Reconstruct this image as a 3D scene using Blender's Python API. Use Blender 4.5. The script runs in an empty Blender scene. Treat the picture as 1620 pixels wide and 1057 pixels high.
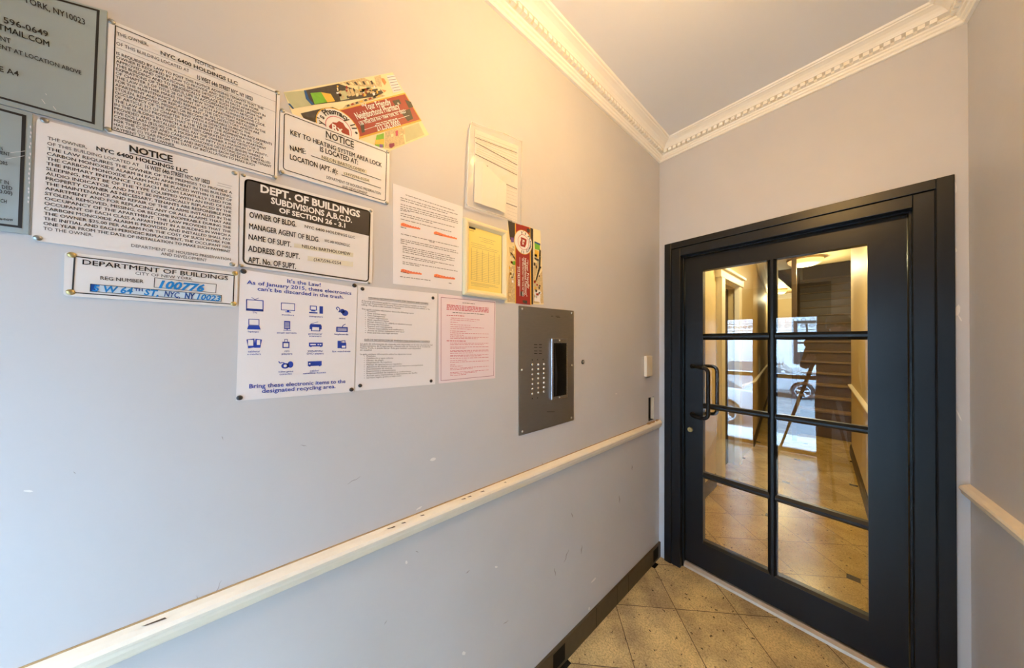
import bpy, bmesh, math, random
from mathutils import Vector, Matrix
random.seed(7)
SC = bpy.context.scene
COL = SC.collection
PI = math.pi

# ------------------------------------------------------------------ camera, world, exposure
CAM = Vector((0.8136, -1.9345, 1.383))
FPX, YAW, PITCH, ROLL, SHY = 453.11, math.radians(50.0265), math.radians(.38095), math.radians(-.26042), 9.484
_c, _s = math.cos, math.sin
FWD = Vector((-_s(YAW)*_c(PITCH), _c(YAW)*_c(PITCH), _s(PITCH)))
_r = Vector((_c(YAW), _s(YAW), 0))
_d = FWD.cross(_r)
RGT = _r*_c(ROLL) + _d*_s(ROLL)
DWN = -_r*_s(ROLL) + _d*_c(ROLL)
cd = bpy.data.cameras.new('camera')
cd.sensor_fit = 'HORIZONTAL'; cd.sensor_width = 36.0
cd.lens = FPX/1620*36.0
cd.shift_y = SHY/1620
cd.clip_start = 0.005; cd.clip_end = 200
cam = bpy.data.objects.new('camera', cd); COL.objects.link(cam)
m = Matrix((RGT, -DWN, -FWD)).transposed().to_4x4(); m.translation = CAM
cam.matrix_world = m
SC.camera = cam

w = bpy.data.worlds.new('overcast_sky'); SC.world = w; w.use_nodes = True
bg = w.node_tree.nodes['Background']
bg.inputs['Color'].default_value = (0.47, 0.72, 1.0, 1); bg.inputs['Strength'].default_value = 32.0

SC.view_settings.view_transform = 'Standard'; SC.view_settings.look = 'None'
SC.view_settings.gamma = 1.0; SC.view_settings.use_curve_mapping = False
SC.view_settings.exposure = 0.0
SC.cycles.use_denoising = True
SC.cycles.max_bounces = 10; SC.cycles.diffuse_bounces = 6; SC.cycles.glossy_bounces = 4
SC.cycles.transparent_max_bounces = 24
SC.cycles.sample_clamp_indirect = 12

LAMP_W, HALL_W = 23.0, 31.0      # the warm ceiling bulbs

# ------------------------------------------------------------------ colours and materials
def lin(c):
    c /= 255.0
    return c/12.92 if c <= .04045 else ((c+.055)/1.055)**2.4
def rgb(r, g, b): return (lin(r), lin(g), lin(b), 1)

def mat(name, col, rough=.5, metal=0.0, spec=.5, var=0.0, scale=8.0, bump=0.0, bscale=200.0, emit=None, estr=0.0, coat=0.0, stretch=None):
    mt = bpy.data.materials.new(name); mt.use_nodes = True
    nt = mt.node_tree; b = nt.nodes['Principled BSDF']
    b.inputs['Base Color'].default_value = col
    b.inputs['Roughness'].default_value = rough; b.inputs['Metallic'].default_value = metal
    b.inputs['Specular IOR Level'].default_value = spec
    if coat: b.inputs['Coat Weight'].default_value = coat
    if emit: b.inputs['Emission Color'].default_value = emit; b.inputs['Emission Strength'].default_value = estr
    if var or bump:
        tc = nt.nodes.new('ShaderNodeTexCoord'); src = tc.outputs['Object']
        if stretch:
            mp = nt.nodes.new('ShaderNodeMapping'); mp.inputs['Scale'].default_value = stretch
            nt.links.new(src, mp.inputs['Vector']); src = mp.outputs['Vector']
    if var:
        n = nt.nodes.new('ShaderNodeTexNoise'); n.inputs['Scale'].default_value = scale; n.inputs['Detail'].default_value = 5
        nt.links.new(src, n.inputs['Vector'])
        mx = nt.nodes.new('ShaderNodeMix'); mx.data_type = 'RGBA'
        mx.inputs['A'].default_value = tuple(c*(1-var) for c in col[:3])+(1,)
        mx.inputs['B'].default_value = tuple(min(1, c*(1+var)) for c in col[:3])+(1,)
        nt.links.new(n.outputs['Fac'], mx.inputs['Factor']); nt.links.new(mx.outputs['Result'], b.inputs['Base Color'])
    if bump:
        n2 = nt.nodes.new('ShaderNodeTexNoise'); n2.inputs['Scale'].default_value = bscale; n2.inputs['Detail'].default_value = 3
        nt.links.new(src, n2.inputs['Vector'])
        bp = nt.nodes.new('ShaderNodeBump'); bp.inputs['Strength'].default_value = bump; bp.inputs['Distance'].default_value = .002
        nt.links.new(n2.outputs['Fac'], bp.inputs['Height']); nt.links.new(bp.outputs['Normal'], b.inputs['Normal'])
    return mt

def stone_mat(name, u0, v0, step, base, dark, inserts=True):
    """polished beige stone laid on the diagonal: pits, clouds, thin joints, small black corner inserts"""
    mt = bpy.data.materials.new(name); mt.use_nodes = True
    nt = mt.node_tree; N = nt.nodes; L = nt.links; b = N['Principled BSDF']
    geo = N.new('ShaderNodeNewGeometry'); sp = N.new('ShaderNodeSeparateXYZ'); L.new(geo.outputs['Position'], sp.inputs[0])
    def ma(op, a, c=None, d=None):
        n = N.new('ShaderNodeMath'); n.operation = op
        for i, v in enumerate((a, c, d)):
            if v is None: continue
            if isinstance(v, (int, float)): n.inputs[i].default_value = v
            else: L.new(v, n.inputs[i])
        return n.outputs[0]
    x, y = sp.outputs[0], sp.outputs[1]
    u = ma('DIVIDE', ma('SUBTRACT', ma('ADD', x, y), u0), step)
    v = ma('DIVIDE', ma('SUBTRACT', ma('SUBTRACT', x, y), v0), step)
    def edge(t): return ma('ABSOLUTE', ma('SUBTRACT', t, ma('ROUND', t)))
    joint = ma('LESS_THAN', ma('MINIMUM', edge(u), edge(v)), .0062)
    def tiled(scale, detail, rough=.6):
        n = N.new('ShaderNodeTexNoise'); n.inputs['Scale'].default_value = scale; n.inputs['Detail'].default_value = detail
        n.inputs['Roughness'].default_value = rough; L.new(geo.outputs['Position'], n.inputs['Vector']); return n.outputs['Fac']
    def ramp(f, stops):
        r = N.new('ShaderNodeValToRGB'); L.new(f, r.inputs[0]); e = r.color_ramp.elements
        e[0].position, e[0].color = stops[0]; e[1].position, e[1].color = stops[1]
        for p, c in stops[2:]:
            k = e.new(p); k.color = c
        return r.outputs[0]
    def mix(f, a, c, mode='MIX'):
        n = N.new('ShaderNodeMix'); n.data_type = 'RGBA'; n.blend_type = mode
        for s, val in (('Factor', f), ('A', a), ('B', c)):
            if isinstance(val, (int, float)): n.inputs[s].default_value = val
            elif isinstance(val, tuple): n.inputs[s].default_value = val
            else: L.new(val, n.inputs[s])
        return n.outputs['Result']
    cloud = ramp(tiled(5, 6), [(.33, dark), (.62, base)])
    grain = ramp(tiled(140, 3), [(.36, (.55, .53, .48, 1)), (.58, (1, 1, 1, 1))])
    c = mix(.75, cloud, grain, 'MULTIPLY')
    pits = ramp(tiled(52, 2, .5), [(.30, (1, 1, 1, 1)), (.345, (0, 0, 0, 1))])
    c = mix(pits, c, (.10, .07, .04, 1))
    # each tile a slightly different tone
    cell = N.new('ShaderNodeCombineXYZ'); L.new(ma('FLOOR', u), cell.inputs[0]); L.new(ma('FLOOR', v), cell.inputs[1])
    wn = N.new('ShaderNodeTexWhiteNoise'); L.new(cell.outputs[0], wn.inputs['Vector'])
    c = mix(1.0, c, ramp(wn.outputs['Value'], [(0, (.86, .86, .86, 1)), (1, (1.05, 1.05, 1.05, 1))]), 'MULTIPLY')
    c = mix(joint, c, (.16, .11, .06, 1))
    if inserts:
        h = ma('MULTIPLY', u, .5); k = ma('MULTIPLY', v, .5)
        eu = ma('MULTIPLY', ma('SUBTRACT', h, ma('ROUND', h)), 2*step); ev = ma('MULTIPLY', ma('SUBTRACT', k, ma('ROUND', k)), 2*step)
        dx = ma('ABSOLUTE', ma('MULTIPLY', ma('ADD', eu, ev), .5)); dy = ma('ABSOLUTE', ma('MULTIPLY', ma('SUBTRACT', eu, ev), .5))
        ins = ma('LESS_THAN', ma('MAXIMUM', dx, dy), .027)
        c = mix(ins, c, (.012, .012, .012, 1))
    L.new(c, b.inputs['Base Color'])
    b.inputs['Roughness'].default_value = .22
    return mt

def pane_mat(name, refl, tint=(1, 1, 1, 1), rough=0.0):
    mt = bpy.data.materials.new(name); mt.use_nodes = True
    nt = mt.node_tree; N = nt.nodes; L = nt.links
    N.remove(N['Principled BSDF']); out = N['Material Output']
    tr = N.new('ShaderNodeBsdfTransparent'); tr.inputs[0].default_value = tint
    gl = N.new('ShaderNodeBsdfGlossy'); gl.inputs['Roughness'].default_value = rough
    lw = N.new('ShaderNodeLayerWeight'); lw.inputs['Blend'].default_value = .12
    mr = N.new('ShaderNodeMapRange'); mr.inputs['To Min'].default_value = refl; mr.inputs['To Max'].default_value = .75
    L.new(lw.outputs['Fresnel'], mr.inputs['Value'])
    mx = N.new('ShaderNodeMixShader'); L.new(mr.outputs[0], mx.inputs[0]); L.new(tr.outputs[0], mx.inputs[1]); L.new(gl.outputs[0], mx.inputs[2])
    L.new(mx.outputs[0], out.inputs[0])
    return mt

def film_mat(name):
    mt = bpy.data.materials.new(name); mt.use_nodes = True
    nt = mt.node_tree; N = nt.nodes; L = nt.links; b = N['Principled BSDF']; out = N['Material Output']
    b.inputs['Base Color'].default_value = (.95, .95, .95, 1); b.inputs['Roughness'].default_value = .12
    tr = N.new('ShaderNodeBsdfTransparent'); mx = N.new('ShaderNodeMixShader'); mx.inputs[0].default_value = .18
    L.new(tr.outputs[0], mx.inputs[1]); L.new(b.outputs[0], mx.inputs[2]); L.new(mx.outputs[0], out.inputs[0])
    return mt

M = {}
M['wall'] = mat('lavender_grey_paint', rgb(203, 202, 203), .45, spec=.35, var=.045, scale=5, bump=.22, bscale=45)
M['ceil'] = mat('flat_ceiling_paint', rgb(236, 236, 236), .8, spec=.2, var=.02, scale=2)
M['trim'] = mat('cream_trim_paint', rgb(252, 248, 238), .4, var=.03, scale=20)
M['rail'] = mat('worn_cream_rail_paint', rgb(248, 240, 222), .35, var=.06, scale=25)
M['chip'] = mat('bare_white_plaster', rgb(235, 232, 228), .8)
M['brownstone'] = mat('dark_brown_stone', rgb(84, 70, 52), .45, spec=.3, var=.25, scale=40)
M['blackstone'] = mat('black_stone', rgb(14, 14, 14), .6, spec=.2)
M['door'] = mat('black_door_enamel', rgb(14, 21, 29), .32, spec=.4, var=.12, scale=30, bump=.05, bscale=300)
M['groove'] = mat('black_gap', rgb(8, 8, 9), .7)
M['floor'] = stone_mat('beige_travertine', -.10, .105, .43, rgb(238, 206, 142), rgb(176, 150, 110))
M['hallfloor'] = stone_mat('beige_travertine_hall', 1.51, .11, .43, rgb(224, 196, 120), rgb(196, 166, 96))
M['threshold'] = mat('worn_metal_threshold', rgb(190, 172, 150), .4, .3, var=.15, scale=30)
M['glass'] = pane_mat('clear_glazing', .14)
M['doorglass'] = pane_mat('street_door_glazing', .06)
M['steel'] = mat('brushed_steel', rgb(158, 154, 148), .36, .9, var=.10, scale=30, stretch=(1, 1, 12), bump=.04, bscale=120)
M['steelbright'] = mat('polished_steel', rgb(215, 215, 215), .22, 1.0)
M['brass'] = mat('brass', rgb(205, 180, 120), .3, .9)
M['chrome'] = mat('dull_chrome_screw', rgb(170, 168, 160), .3, .9)
M['pin'] = mat('dark_screw', rgb(70, 68, 70), .4, .6)
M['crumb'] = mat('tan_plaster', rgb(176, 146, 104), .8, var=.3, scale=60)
M['scuff'] = mat('grey_scuff', rgb(158, 150, 148), .7)
M['dark'] = mat('dark_recess', rgb(24, 22, 21), .6)
M['display'] = mat('black_directory_glass', rgb(20, 19, 20), .15, spec=.4, var=.3, scale=40)
M['oldpaper'] = mat('greyed_printed_paper', rgb(228, 222, 212), .75, var=.03, scale=20)
M['signwhite'] = mat('white_sign_plastic', rgb(232, 230, 228), .28, var=.012, scale=15)
M['paper'] = mat('white_paper', rgb(236, 234, 236), .75, var=.012, scale=10)
M['foldpaper'] = mat('cream_folded_paper', rgb(240, 230, 212), .75)
M['pinkpaper'] = mat('pale_pink_paper', rgb(240, 224, 228), .75)
M['yellowpaper'] = mat('yellow_form_paper', rgb(250, 228, 132), .7, var=.03, scale=20)
M['plaque'] = mat('silver_plaque', rgb(178, 192, 194), .40, .55, var=.12, scale=7, bump=.03, bscale=400)
M['ink'] = mat('black_ink', rgb(36, 34, 34), .5)
M['grey'] = mat('grey_ink', rgb(96, 93, 94), .7)
M['softgrey'] = mat('soft_grey_print', rgb(140, 134, 134), .7)
M['pale'] = mat('faint_grey_rule', rgb(170, 168, 170), .7)
M['band'] = mat('black_sign_band', rgb(54, 48, 44), .35, var=.1, scale=30)
M['white'] = mat('white_ink', rgb(238, 236, 232), .5)
M['blue'] = mat('royal_blue_ink', rgb(28, 62, 168), .5)
M['cyanink'] = mat('bright_blue_marker', rgb(18, 128, 204), .4)
M['navyink'] = mat('deep_blue_marker', rgb(12, 70, 150), .4)
M['tint'] = mat('pale_blue_marker_wash', rgb(206, 226, 240), .5)
M['redink'] = mat('red_print', rgb(205, 96, 112), .7)
M['plum'] = mat('plum_border_print', rgb(150, 70, 96), .7)
M['orange'] = mat('orange_highlighter', rgb(255, 150, 92), .7)
M['tape'] = mat('yellowed_label_tape', rgb(226, 220, 198), .5)
M['frame'] = mat('cream_frame', rgb(242, 226, 180), .35)
M['gold'] = mat('gold_print', rgb(226, 178, 70), .5)
M['cream'] = mat('cream_print', rgb(240, 226, 180), .5, var=.06, scale=60)
M['pharm'] = mat('brick_red_print', rgb(158, 44, 34), .45, var=.06, scale=60)
M['shelf'] = mat('charcoal_print', rgb(66, 60, 52), .5, var=.4, scale=150)
M['goods'] = mat('mixed_beige_print', rgb(206, 184, 138), .5, var=.5, scale=220)
M['lime'] = mat('lime_print', rgb(120, 186, 50), .5, var=.25, scale=90)
M['amber'] = mat('amber_print', rgb(232, 186, 70), .5, var=.2, scale=90)
M['sage'] = mat('sage_print', rgb(192, 192, 150), .5, var=.1, scale=60)
M['bluep'] = mat('blue_print', rgb(30, 84, 140), .5)
M['violet'] = mat('violet_print', rgb(120, 90, 150), .5)
M['film'] = film_mat('clear_plastic_film')
M['seam'] = mat('white_plastic_seam', rgb(240, 238, 236), .25)
M['plate'] = mat('cream_plastic', rgb(232, 220, 196), .35)
M['lampglass'] = mat('warm_lamp_glass', rgb(255, 225, 170), .4, emit=(1, .62, .25, 1), estr=1.1)
M['hallwall'] = mat('yellow_cream_paint', rgb(226, 208, 166), .5, var=.03, scale=3)
M['wood'] = mat('dark_stained_wood', rgb(112, 90, 62), .4, var=.3, scale=12, stretch=(1, 8, 8))
M['tread'] = mat('worn_brown_tread', rgb(146, 120, 84), .45, var=.3, scale=14, stretch=(1, 8, 8))
M['purple'] = mat('dark_plum_door_paint', rgb(70, 56, 58), .5)
M['facade'] = mat('white_stucco', rgb(232, 232, 232), .8)
M['road'] = mat('grey_asphalt', rgb(120, 122, 125), .8, var=.1, scale=4)
M['pavement'] = mat('pale_concrete', rgb(190, 190, 188), .8, var=.08, scale=4)
M['carpaint'] = mat('silver_car_paint', rgb(200, 204, 210), .2, .5, coat=.6)
M['carglass'] = mat('dark_car_glass', rgb(40, 52, 60), .08, spec=.8)
M['tyre'] = mat('black_rubber', rgb(26, 26, 28), .7)
M['iron'] = mat('black_iron', rgb(20, 20, 22), .45, .3)
M['skin'] = mat('skin', rgb(190, 140, 112), .55)
M['hair'] = mat('dark_hair', rgb(30, 22, 18), .6)
M['jacket'] = mat('dark_jacket_cloth', rgb(34, 30, 30), .85)
M['jeans'] = mat('dark_trouser_cloth', rgb(30, 32, 40), .85)

# ------------------------------------------------------------------ mesh helpers
class MB:
    def __init__(s): s.v, s.f, s.mi, s.cur = [], [], [], 0
    def add(s, vs, fs):
        k = len(s.v); s.v += [tuple(v) for v in vs]; s.f += [tuple(i+k for i in f) for f in fs]; s.mi += [s.cur]*len(fs)
    def box(s, x0, x1, y0, y1, z0, z1, tr=None):
        vs = [Vector((x, y, z)) for x in (x0, x1) for y in (y0, y1) for z in (z0, z1)]
        if tr: vs = [tr(v) for v in vs]
        s.add(vs, [(0, 1, 3, 2), (4, 6, 7, 5), (0, 4, 5, 1), (2, 3, 7, 6), (0, 2, 6, 4), (1, 5, 7, 3)])
    def slab(s, poly, d):          # polygon of 3-d points pushed along vector d
        n = len(poly); d = Vector(d); p = [Vector(q) for q in poly]
        s.add(p+[q+d for q in p], [tuple(range(n))[::-1], tuple(range(n, 2*n))]+[(i, (i+1) % n, n+(i+1) % n, n+i) for i in range(n)])
    def flat(s, poly): s.add(poly, [tuple(range(len(poly)))])
    def ring(s, a, b):             # face ring between two loops
        n = len(a); s.add(list(a)+list(b), [(i, (i+1) % n, n+(i+1) % n, n+i) for i in range(n)])
    def tube(s, path, r, seg=10, cap=True):
        path = [Vector(p) for p in path]; rings = []; up = None
        rr = r if isinstance(r, (list, tuple)) else [r]*len(path)
        for i, p in enumerate(path):
            t = (path[min(i+1, len(path)-1)]-path[max(i-1, 0)]).normalized()
            if up is None: up = t.orthogonal().normalized()
            up = (up-t*up.dot(t)).normalized(); sd = t.cross(up)
            rings.append([p+(up*_c(2*PI*k/seg)+sd*_s(2*PI*k/seg))*rr[i] for k in range(seg)])
        vs = [q for g in rings for q in g]; fs = []
        for i in range(len(path)-1):
            for k in range(seg): fs.append((i*seg+k, i*seg+(k+1) % seg, (i+1)*seg+(k+1) % seg, (i+1)*seg+k))
        if cap: fs += [tuple(range(seg))[::-1], tuple((len(path)-1)*seg+k for k in range(seg))]
        s.add(vs, fs)
    def lathe(s, o, ax, prof, seg=20):   # prof: (radius, height along ax)
        o = Vector(o); ax = Vector(ax).normalized(); a = ax.orthogonal().normalized(); b = ax.cross(a); vs = []; fs = []
        for r, h in prof: vs += [o+ax*h+(a*_c(2*PI*k/seg)+b*_s(2*PI*k/seg))*r for k in range(seg)]
        for i in range(len(prof)-1):
            for k in range(seg): fs.append((i*seg+k, i*seg+(k+1) % seg, (i+1)*seg+(k+1) % seg, (i+1)*seg+k))
        fs += [tuple(range(seg))[::-1], tuple((len(prof)-1)*seg+k for k in range(seg))]
        s.add(vs, fs)
    def build(s, name, mats, parent=None, smooth=False, bevel=0.0, fix=True):
        me = bpy.data.meshes.new(name); me.from_pydata(s.v, [], s.f)
        if not isinstance(mats, (list, tuple)): mats = [mats]
        for q in mats: me.materials.append(q)
        for p, i in zip(me.polygons, s.mi): p.material_index = i; p.use_smooth = smooth
        if fix:
            bm = bmesh.new(); bm.from_mesh(me); bmesh.ops.recalc_face_normals(bm, faces=bm.faces)
            bm.to_mesh(me); bm.free()
        me.update()
        o = bpy.data.objects.new(name, me); COL.objects.link(o)
        if parent: o.parent = parent; o.matrix_parent_inverse = parent.matrix_basis.inverted()
        if bevel:
            bv = o.modifiers.new('edge', 'BEVEL'); bv.width = bevel; bv.segments = 2; bv.limit_method = 'ANGLE'
        return o

def tag(o, label=None, cat=None, group=None, kind=None):
    if label: o['label'] = label
    if cat: o['category'] = cat
    if group: o['group'] = group
    if kind: o['kind'] = kind
    return o
def empty(name, loc, label=None, cat=None, group=None, kind=None):
    o = bpy.data.objects.new(name, None); o.empty_display_size = .05; o.location = loc; COL.objects.link(o)
    return tag(o, label, cat, group, kind)
def struct(name, mb, mats, label, cat, **k):
    return tag(mb.build(name, mats, **k), label, cat, None, 'structure')

# ------------------------------------------------------------------ measuring on the notice wall
def ray(px, py): return FWD + RGT*((px-810)/FPX) + DWN*((py-528.5-SHY)/FPX)
def on_wall(px, py, x=0.0):
    """the point of the plane X=x that the photo shows at this pixel"""
    v = ray(px, py); t = (x-CAM.x)/v.x; q = CAM+v*t; return Vector((x, q.y, q.z))
def on_back(px, py, y=0.0):
    v = ray(px, py); t = (y-CAM.y)/v.y; q = CAM+v*t; return Vector((q.x, y, q.z))

# ------------------------------------------------------------------ lettering
_tc = {}
def glyphs(txt, bold=0.0, shear=0.0, space=1.0):
    key = (txt, bold, shear, space)
    if key in _tc: return _tc[key]
    cu = bpy.data.curves.new('t', 'FONT'); cu.body = txt; cu.size = 1; cu.resolution_u = 2; cu.offset = 0 if 'M' in txt else bold; cu.shear = shear; cu.space_character = space
    cu.fill_mode = 'FRONT'; cu.dimensions = '2D'
    ob = bpy.data.objects.new('t', cu); COL.objects.link(ob)
    dg = bpy.context.evaluated_depsgraph_get(); dg.update()
    me = bpy.data.meshes.new_from_object(ob.evaluated_get(dg))
    vs = [(v.co.x, v.co.y) for v in me.vertices]; fs = [tuple(p.vertices) for p in me.polygons]
    bpy.data.objects.remove(ob); bpy.data.curves.remove(cu); bpy.data.meshes.remove(me)
    if 'M' in txt and bold > .004:      # the splayed M clogs when offset: thicken by overprinting
        n_ = len(vs); d_ = bold*.8
        vs, fs = [(a-d_, b) for a, b in vs]+[(a+d_, b) for a, b in vs], fs+[tuple(i+n_ for i in f) for f in fs]
    if vs:
        x0 = min(v[0] for v in vs); vs = [(a-x0, b) for a, b in vs]; wd = max(v[0] for v in vs)
    else: wd = 1
    _tc[key] = (vs, fs, max(wd, 1e-4)); return _tc[key]
CAP = max(v[1] for v in glyphs('H')[0])

class Sheet:
    """a flat notice on the wall X=0: a backing plate and what is printed on it"""
    def __init__(s, name, quad, thick, material, label, cat, rad=0.0, x0=0.0, group=None, plate='plate', lift=None):
        s.x = x0+thick; s.layers = {}; s.name = name
        q = [on_wall(*p, s.x) for p in quad]; s.q = q
        ctr = sum(q, Vector())/4
        s.root = empty(name, (x0, ctr.y, min(p.z for p in q)), label, cat, group)
        mb = MB(); loop = s.rounded(q, rad)
        mb.slab([Vector((x0+.0002, p.y, p.z)) for p in loop], (thick-.0002, 0, 0))
        s.plate = mb.build(plate, material, s.root)
    def rounded(s, q, rad, n=6):
        if rad <= 0: return list(q)
        out = []
        for i in range(4):
            p, a, b = q[i], (q[i-1]-q[i]).normalized(), (q[(i+1) % 4]-q[i]).normalized()
            c0, c1 = p+a*rad, p+b*rad
            for k in range(n+1):
                t = k/n; out.append(c0*(1-t)**2+p*2*t*(1-t)+c1*t*t)
        return out
    def mb(s, layer, mname, z=1):
        k = (layer, mname, z); s.layers.setdefault(k, MB()); return s.layers[k]
    def w(s, p, z=1): return on_wall(p[0], p[1], s.x+.0004*z)
    def text(s, txt, L, R, h, m='ink', bold=0.0, shear=0.0, z=2, layer='lettering', space=1.0):
        A, B = s.w(L, z), s.w(R, z)
        H = (s.w((L[0], L[1]-h), z)-A).length
        s._put(txt, A, B, H, m, bold, shear, z, layer, space)
    def _put(s, txt, A, B, H, m, bold, shear, z, layer, space=1.0, natural=False):
        vs, fs, wd = glyphs(txt, bold, shear, space)
        u = (B-A); ln = u.length; u.normalize(); v = Vector((0, -u.z, u.y))
        sx = ln/wd; sv = H/CAP
        if natural: sx = sv
        s.mb(layer, m, z).add([A+u*(a*sx)+v*(b*sv) for a, b in vs], fs)
    def para(s, lines, L0, R0, L1, R1, h, m='ink', bold=0.0, justify=False, z=2, n=None):
        """first line's and last line's baselines; lines between are spread evenly"""
        A0, B0, A1, B1 = s.w(L0, z), s.w(R0, z), s.w(L1, z), s.w(R1, z)
        H = (s.w((L0[0], L0[1]-h), z)-A0).length
        mxw = max(glyphs(t, bold)[2] for t in lines); k = len(lines)
        for i, t in enumerate(lines):
            f = i/(k-1) if k > 1 else 0
            A, B = A0.lerp(A1, f), B0.lerp(B1, f)
            fr = 1.0 if justify is True or (justify and i < justify) else glyphs(t, bold)[2]/mxw
            s._put(t, A, A.lerp(B, fr), H, m, bold, 0, z, 'lettering')
    def greek(s, L, R, h, m='grey', z=1, layer='small_print', fill=.55):
        """a line of print too small to read: word-long dashes"""
        A, B = s.w(L, z), s.w(R, z); H = (s.w((L[0], L[1]-h), z)-A).length*fill
        u = B-A; ln = u.length; u.normalize(); v = Vector((0, -u.z, u.y)); t = 0
        while t < ln-.001:
            wl = min(random.uniform(.0035, .014), ln-t); p = A+u*t
            s.mb(layer, m, z).flat([p, p+u*wl, p+u*wl+v*H, p+v*H]); t += wl+.0022
    def line(s, p, q, wpx, m='ink', z=2, layer='rule'):
        A, B = s.w(p, z), s.w(q, z); t = (s.w((p[0], p[1]-wpx), z)-A).length
        u = (B-A).normalized(); v = Vector((0, -u.z, u.y))*t/2
        s.mb(layer, m, z).flat([A-v, B-v, B+v, A+v])
    def poly(s, pts, m, z=1, layer='print'): s.mb(layer, m, z).flat([s.w(p, z) for p in pts])
    def border(s, quad, wm, m='ink', rad=0.0, z=1, layer='border'):
        q = [s.w(p, z) for p in quad]; ctr = sum(q, Vector())/4; inn = []
        for i in range(4):
            a, b = (q[i-1]-q[i]).normalized(), (q[(i+1) % 4]-q[i]).normalized(); inn.append(q[i]+a*wm+b*wm)
        s.mb(layer, m, z).ring(s.rounded(q, rad), s.rounded(inn, max(rad-wm, 0) if rad else 0))
    def disc(s, c, rx, m, z=1, layer='print', n=28, inner=0.0):
        """c a wall point (y, z), radius in metres"""
        x = s.x+.0004*z
        o = [Vector((x, c[0]+_c(2*PI*k/n)*rx, c[1]+_s(2*PI*k/n)*rx)) for k in range(n)]
        if inner: s.mb(layer, m, z).ring(o, [Vector((x, c[0]+_c(2*PI*k/n)*inner, c[1]+_s(2*PI*k/n)*inner)) for k in range(n)])
        else: s.mb(layer, m, z).flat(o)
    def screws(s, pts, m, r=.0042, name='screw', h=.0022):
        for p in pts:
            c = on_wall(*p, s.x); b = MB()
            b.lathe((s.x, c.y, c.z), (1, 0, 0), [(r, 0), (r, h*.4), (r*.75, h*.85), (r*.2, h)], 14)
            o = b.build(name, M[m], s.root, smooth=True)
    def done(s):
        for (layer, mname, z), b in s.layers.items(): b.build(layer, M[mname], s.root, fix=False)
        return s.root
def zz(ox, oy, k): return lambda x, y: (ox+x*k, oy+y*k)

# ================================================================== THE ROOM
CEIL = 2.635
LEN = 2.95
RT = math.tan(math.radians(6.5))
RX0 = 1.083
def rx(y): return RX0-y*RT
# notice wall with the small open box cut in it
hy0, hy1, hz0, hz1 = -.152, -.082, .898, 1.042
b = MB()
ys, zs = [-3.05, hy0, hy1, .0], [0, hz0, hz1, CEIL]
for i in range(3):
    for j in range(3):
        if i == 1 and j == 1: continue
        b.flat([(0, ys[i], zs[j]), (0, ys[i+1], zs[j]), (0, ys[i+1], zs[j+1]), (0, ys[i], zs[j+1])])
for q in (((hy0, hz0), (hy0, hz1)), ((hy0, hz1), (hy1, hz1)), ((hy1, hz1), (hy1, hz0)), ((hy1, hz0), (hy0, hz0))):
    (a, c), (d, e) = q; b.cur = 1; b.flat([(0, a, c), (0, d, e), (-.05, d, e), (-.05, a, c)]); b.cur = 0
b.cur = 1; b.flat([(-.05, hy0, hz0), (-.05, hy1, hz0), (-.05, hy1, hz1), (-.05, hy0, hz1)]); b.cur = 0
b.box(-.14, -.055, -3.05, .0, 0, CEIL)
wall_left = struct('wall_left', b, [M['wall'], M['dark']], 'lavender grey wall carrying the notices and steel intercom', 'wall', fix=False)
b = MB()
b.box(-.14, .06, 0, .12, 0, CEIL); b.box(1.03, 1.6, 0, .12, 0, CEIL); b.box(.06, 1.03, 0, .12, 1.985, CEIL)
wall_back = struct('wall_back', b, M['wall'], 'lavender grey end wall around the black glazed door', 'wall')
b = MB()
b.slab([(rx(0), 0, 0), (rx(-3.05), -3.05, 0), (rx(-3.05)+.14, -3.05, 0), (rx(0)+.14, 0, 0)], (0, 0, CEIL))
wall_right = struct('wall_right', b, M['wall'], 'lavender grey side wall opposite the notice wall', 'wall')
b = MB()
b.box(-.14, .03, -3.05, -LEN, 0, CEIL); b.box(1.10, 1.6, -3.05, -LEN, 0, CEIL); b.box(.03, 1.10, -3.05, -LEN, 2.12, CEIL)
struct('wall_front', b, M['wall'], 'street side wall of the vestibule around the entrance door', 'wall')
b = MB(); b.box(-.14, 1.7, -3.05, .07, -.1, 0)
struct('floor', b, M['floor'], 'beige travertine floor laid diagonally with small black inserts', 'floor')
b = MB(); b.box(-.14, 1.7, -3.05, .12, CEIL, CEIL+.12)
struct('ceiling', b, M['ceil'], 'flat pale ceiling of the vestibule', 'ceiling')

# mouldings: a profile (distance from wall, height) swept along the room's outline with mitred corners
PTS = [Vector((0, -LEN)), Vector((0, 0)), Vector((RX0, 0)), Vector((rx(-LEN), -LEN))]
def inset(i, d):
    """the corner i of the outline moved d into the room"""
    ns = []
    for a, c in ((i-1, i), (i, i+1)):
        if a < 0 or c > 3: continue
        t = (PTS[c]-PTS[a]).normalized(); ns.append(Vector((t.y, -t.x)))
    if len(ns) == 1: return PTS[i]+ns[0]*d
    n = (ns[0]+ns[1]); n /= n.dot(ns[0]); return PTS[i]+n*d
def sweep(mb, seg, prof, z0, e0=0.0, e1=0.0):
    n = len(prof); vs = []
    for i in (seg, seg+1):
        for d, h in prof:
            p = inset(i, d); vs.append(Vector((p.x, p.y, z0+h)))
    fs = [(k, (k+1) % n, n+(k+1) % n, n+k) for k in range(n)]+[tuple(range(n))[::-1], tuple(range(n, 2*n))]
    mb.add(vs, fs)
CROWN = [(0, 0), (.010, 0), (.013, .004), (.013, .009), (.019, .012), (.021, .019), (.027, .022), (.029, .027), (.034, .0275), (.024, .029), (.024, .0435), (.050, .0445), (.052, .048),
         (.058, .055), (.068, .063), (.080, .068), (.088, .070), (.090, .073), (.097, .074), (.101, .080), (0, .080)]
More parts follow.
